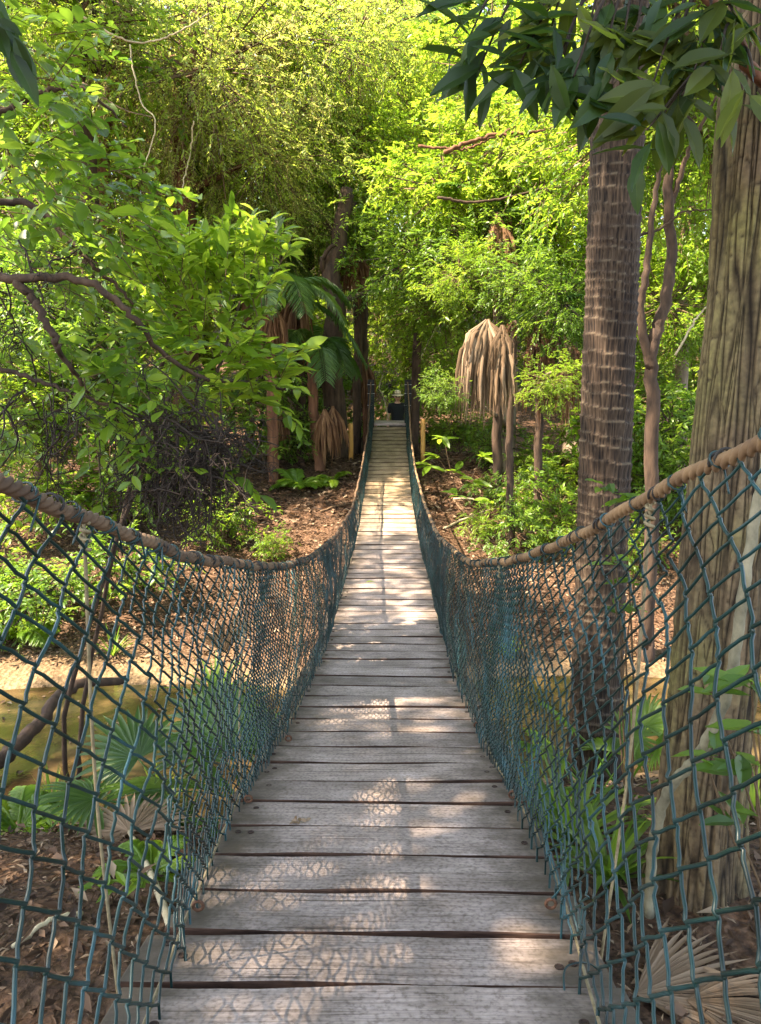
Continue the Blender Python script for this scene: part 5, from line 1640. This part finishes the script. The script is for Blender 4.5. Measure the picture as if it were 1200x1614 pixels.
# ------------------------------------------------------------------ the person beyond the far end
def skin_mat(name, c, rough=.6):
    m, nt, N, L, B, O = mat_new(name)
    tc = N.new('ShaderNodeTexCoord'); nz = N.new('ShaderNodeTexNoise'); nz.inputs['Scale'].default_value = 25; L.new(tc.outputs['Object'], nz.inputs[0])
    r = ramp(N, [(.3, tuple(x * .8 for x in c)), (.7, tuple(min(1, x * 1.15) for x in c))]); L.new(nz.outputs[0], r.inputs[0]); L.new(r.outputs[0], B.inputs['Base Color'])
    B.inputs['Roughness'].default_value = rough
    return m


M['skin'] = skin_mat('skin', (.66, .36, .25)); M['shirt'] = skin_mat('shirt', (.014, .017, .018), .9); M['trouser'] = skin_mat('trouser', (.03, .03, .035), .9)
M['hat'] = skin_mat('hat', (.80, .66, .46), .9); M['hatband'] = skin_mat('hatband', (.10, .06, .04), .8); M['lens'] = skin_mat('lens', (.01, .01, .012), .15); M['shoe'] = skin_mat('shoe', (.05, .04, .035), .7); M['lip'] = skin_mat('lip', (.42, .15, .12), .5)


def skin_obj(name, verts, edges, radii, mat, parent, sub=2):
    bm = bmesh.new(); ly = bm.verts.layers.skin.verify()
    vs = []
    for v, r in zip(verts, radii):
        b = bm.verts.new(v); rx, ry = (r if isinstance(r, tuple) else (r, r)); b[ly].radius = (rx, ry); vs.append(b)
    for a, b in edges: bm.edges.new((vs[a], vs[b]))
    vs[0][ly].use_root = True
    me = bpy.data.meshes.new(name); bm.to_mesh(me); bm.free(); me.materials.append(mat)
    o = bpy.data.objects.new(name, me); COL.objects.link(o); o.parent = parent
    s = o.modifiers.new('skin', 'SKIN'); s.use_smooth_shade = True; s.use_x_symmetry = False
    u = o.modifiers.new('sub', 'SUBSURF'); u.levels = sub; u.render_levels = sub
    return o


hx = at(627, 640, 16.8)[0]
hz = float(hgt(hx, 16.8))
hatz = at(628, 612, 16.8)[2]
man = empty('person', (hx, 16.8, hz), 'person in a straw hat, sunglasses and dark T-shirt beyond the far bridge end', 'person')
man.rotation_euler = (0, 0, .0)
ks = (hatz - hz) / 1.84           # figure is 1.74 m plus hat crown
man.scale = (ks, ks, ks)
# faces -Y (towards the camera)
V = [(0, 0, .95), (0, .01, 1.12), (0, .01, 1.30), (0, 0, 1.42), (0, -.005, 1.50), (0, -.01, 1.56),
     (.17, .01, 1.40), (.235, .02, 1.16), (.25, -.04, .93), (.25, -.06, .86), (.25, -.07, .80),
     (-.17, .01, 1.40), (-.235, .02, 1.16), (-.25, -.04, .93), (-.25, -.06, .86), (-.25, -.07, .80),
     (.10, 0, .88), (.11, -.01, .50), (.115, .03, .10), (.12, -.09, .04), (-.10, 0, .88), (-.11, -.01, .50), (-.115, .03, .10), (-.12, -.09, .04)]
E_ = [(0, 1), (1, 2), (2, 3), (3, 4), (4, 5), (3, 6), (6, 7), (7, 8), (8, 9), (9, 10), (3, 11), (11, 12), (12, 13), (13, 14), (14, 15),
      (0, 16), (16, 17), (17, 18), (18, 19), (0, 20), (20, 21), (21, 22), (22, 23)]
Rr = [(.14, .10), (.13, .10), (.12, .09), (.09, .065), .05, .052, .055, .046, .034, .028, .03, .06, .046, .034, .028, .03, .085, .06, .042, .035, .085, .06, .042, .035]
skin_obj('body', V, E_, Rr, M['skin'], man)
# head as a shaped mesh
bm = bmesh.new(); bmesh.ops.create_uvsphere(bm, u_segments=28, v_segments=20, radius=1)
for v in bm.verts:
    x, y, z = v.co
    w = .078 * (1 - .22 * max(0, -z) ** 1.5); dp = .098
    if y < 0 and abs(x) < .25 and -.35 < z < .05: y -= .22 * (1 - abs(x) / .25) * (1 - abs(z + .12) / .25 if abs(z + .12) < .25 else 0)
    if y < 0 and z < -.6: y *= 1.08
    v.co = Vector((x * w, y * dp, z * .118))
me = bpy.data.meshes.new('head'); bm.to_mesh(me); bm.free(); me.materials.append(M['skin']); me.polygons.foreach_set('use_smooth', np.ones(len(me.polygons), bool))
hd_ = bpy.data.objects.new('head', me); COL.objects.link(hd_); hd_.parent = man; hd_.location = (0, -.02, 1.625)


def part_on(parent, name, m, mat, loc=(0, 0, 0)):
    o = bpy.data.objects.new(name, m.mesh(name, mat)); COL.objects.link(o); o.parent = parent; o.location = loc; return o


for s in (-1, 1):
    m = MB(); a = np.linspace(0, 2 * PI, 13)
    tube(m, np.stack([0 * a, .016 * np.cos(a), .03 * np.sin(a)], -1), .008, 6, ref=(1, 0, 0)); part_on(hd_, 'ear', m, M['skin'], (s * .079, .01, -.005))
    m = MB(); m.add(np.stack([np.cos(a[:-1]) * .028, np.abs(np.cos(a[:-1])) * .006 - .004, np.sin(a[:-1]) * .021], -1), np.arange(12)[None]); tube(m, np.stack([np.cos(a) * .028, 0 * a, np.sin(a) * .021], -1), .003, 5, ref=(0, 1, 0))
    part_on(hd_, 'sunglass_lens', m, M['lens'], (s * .033, -.100, .012))
m = MB(); tube(m, catmull([(-.025, -.082, 0), (0, -.094, -.004), (.025, -.082, 0)], 10), [.003, .005, .006, .006, .006, .006, .006, .006, .005, .003], 6); part_on(hd_, 'mouth', m, M['lip'], (0, -.003, -.058))
m = MB()
a = np.arange(32) * 2 * PI / 32
prof = [(.088, -.016), (.165, -.042), (.172, -.036), (.165, -.028), (.092, .002), (.088, .006), (.090, .03), (.084, .085), (.066, .112), (.03, .108), (.004, .104)]
rings = np.array([[[r_ * math.cos(t) * .9, r_ * math.sin(t) * 1.08, z_ + (.022 * abs(math.cos(t)) ** 2 if r_ > .12 else 0)] for t in a] for r_, z_ in prof]).reshape(-1, 3)
i = np.arange(len(prof) - 1)[:, None] * 32; j = np.arange(32)[None]; jn = (j + 1) % 32
m.add(rings, np.stack([i + j, i + jn, i + 32 + jn, i + 32 + j], -1).reshape(-1, 4))
hat = part_on(man, 'hat', m, M['hat'], (0, -.02, 1.685))
m = MB(); tube(m, np.stack([np.cos(np.linspace(0, 2 * PI, 33)) * .083, np.sin(np.linspace(0, 2 * PI, 33)) * .099, 0 * np.linspace(0, 1, 33)], -1), .010, 6, ref=(0, 0, 1)); part_on(hat, 'hat_band', m, M['hatband'], (0, 0, .018))
# clothes
skin_obj('shirt', [(0, 0, .93), (0, .01, 1.12), (0, .01, 1.30), (0, 0, 1.42), (0, -.002, 1.49), (.175, .01, 1.405), (.235, .02, 1.20), (-.175, .01, 1.405), (-.235, .02, 1.20)],
         [(0, 1), (1, 2), (2, 3), (3, 4), (3, 5), (5, 6), (3, 7), (7, 8)], [(.18, .135), (.18, .135), (.19, .14), (.165, .115), .078, .085, .07, .085, .07], M['shirt'], man)
skin_obj('trousers', [(0, 0, .95), (.10, 0, .86), (.112, -.01, .50), (.117, .03, .12), (-.10, 0, .86), (-.112, -.01, .50), (-.117, .03, .12)], [(0, 1), (1, 2), (2, 3), (0, 4), (4, 5), (5, 6)], [(.17, .125), .11, .08, .065, .11, .08, .065], M['trouser'], man)
for s in (-1, 1):
    bm = bmesh.new(); bmesh.ops.create_uvsphere(bm, u_segments=16, v_segments=10, radius=1)
    for v in bm.verts: v.co = Vector((v.co.x * .052, v.co.y * .14, max(v.co.z, -.6) * .06))
    me = bpy.data.meshes.new('shoe'); bm.to_mesh(me); bm.free(); me.materials.append(M['shoe'])
    o = bpy.data.objects.new('shoe', me); COL.objects.link(o); o.parent = man; o.location = (s * .12, -.06, .037)
    # hand: palm and five fingers
    pv = [(0, 0, 0), (0, -.012, -.075)]; pe = [(0, 1)]; pr_ = [(.018, .03), (.016, .036)]
    for q_, (dy, ln) in enumerate(((-.030, .068), (-.010, .078), (.011, .073), (.030, .058))):
        b0 = len(pv); pv += [(0, dy - .012, -.085), (-s * .008, dy - .014, -.085 - ln * .5), (-s * .024, dy - .016, -.085 - ln)]; pe += [(1, b0), (b0, b0 + 1), (b0 + 1, b0 + 2)]; pr_ += [.009, .0085, .007]
    b0 = len(pv); pv += [(-s * .01, -.04, -.035), (-s * .016, -.062, -.075)]; pe += [(0, b0), (b0, b0 + 1)]; pr_ += [.010, .008]
    h = skin_obj('hand', pv, pe, pr_, M['skin'], man, 1); h.location = (s * .25, -.06, .86)

bpy.context.view_layer.update()
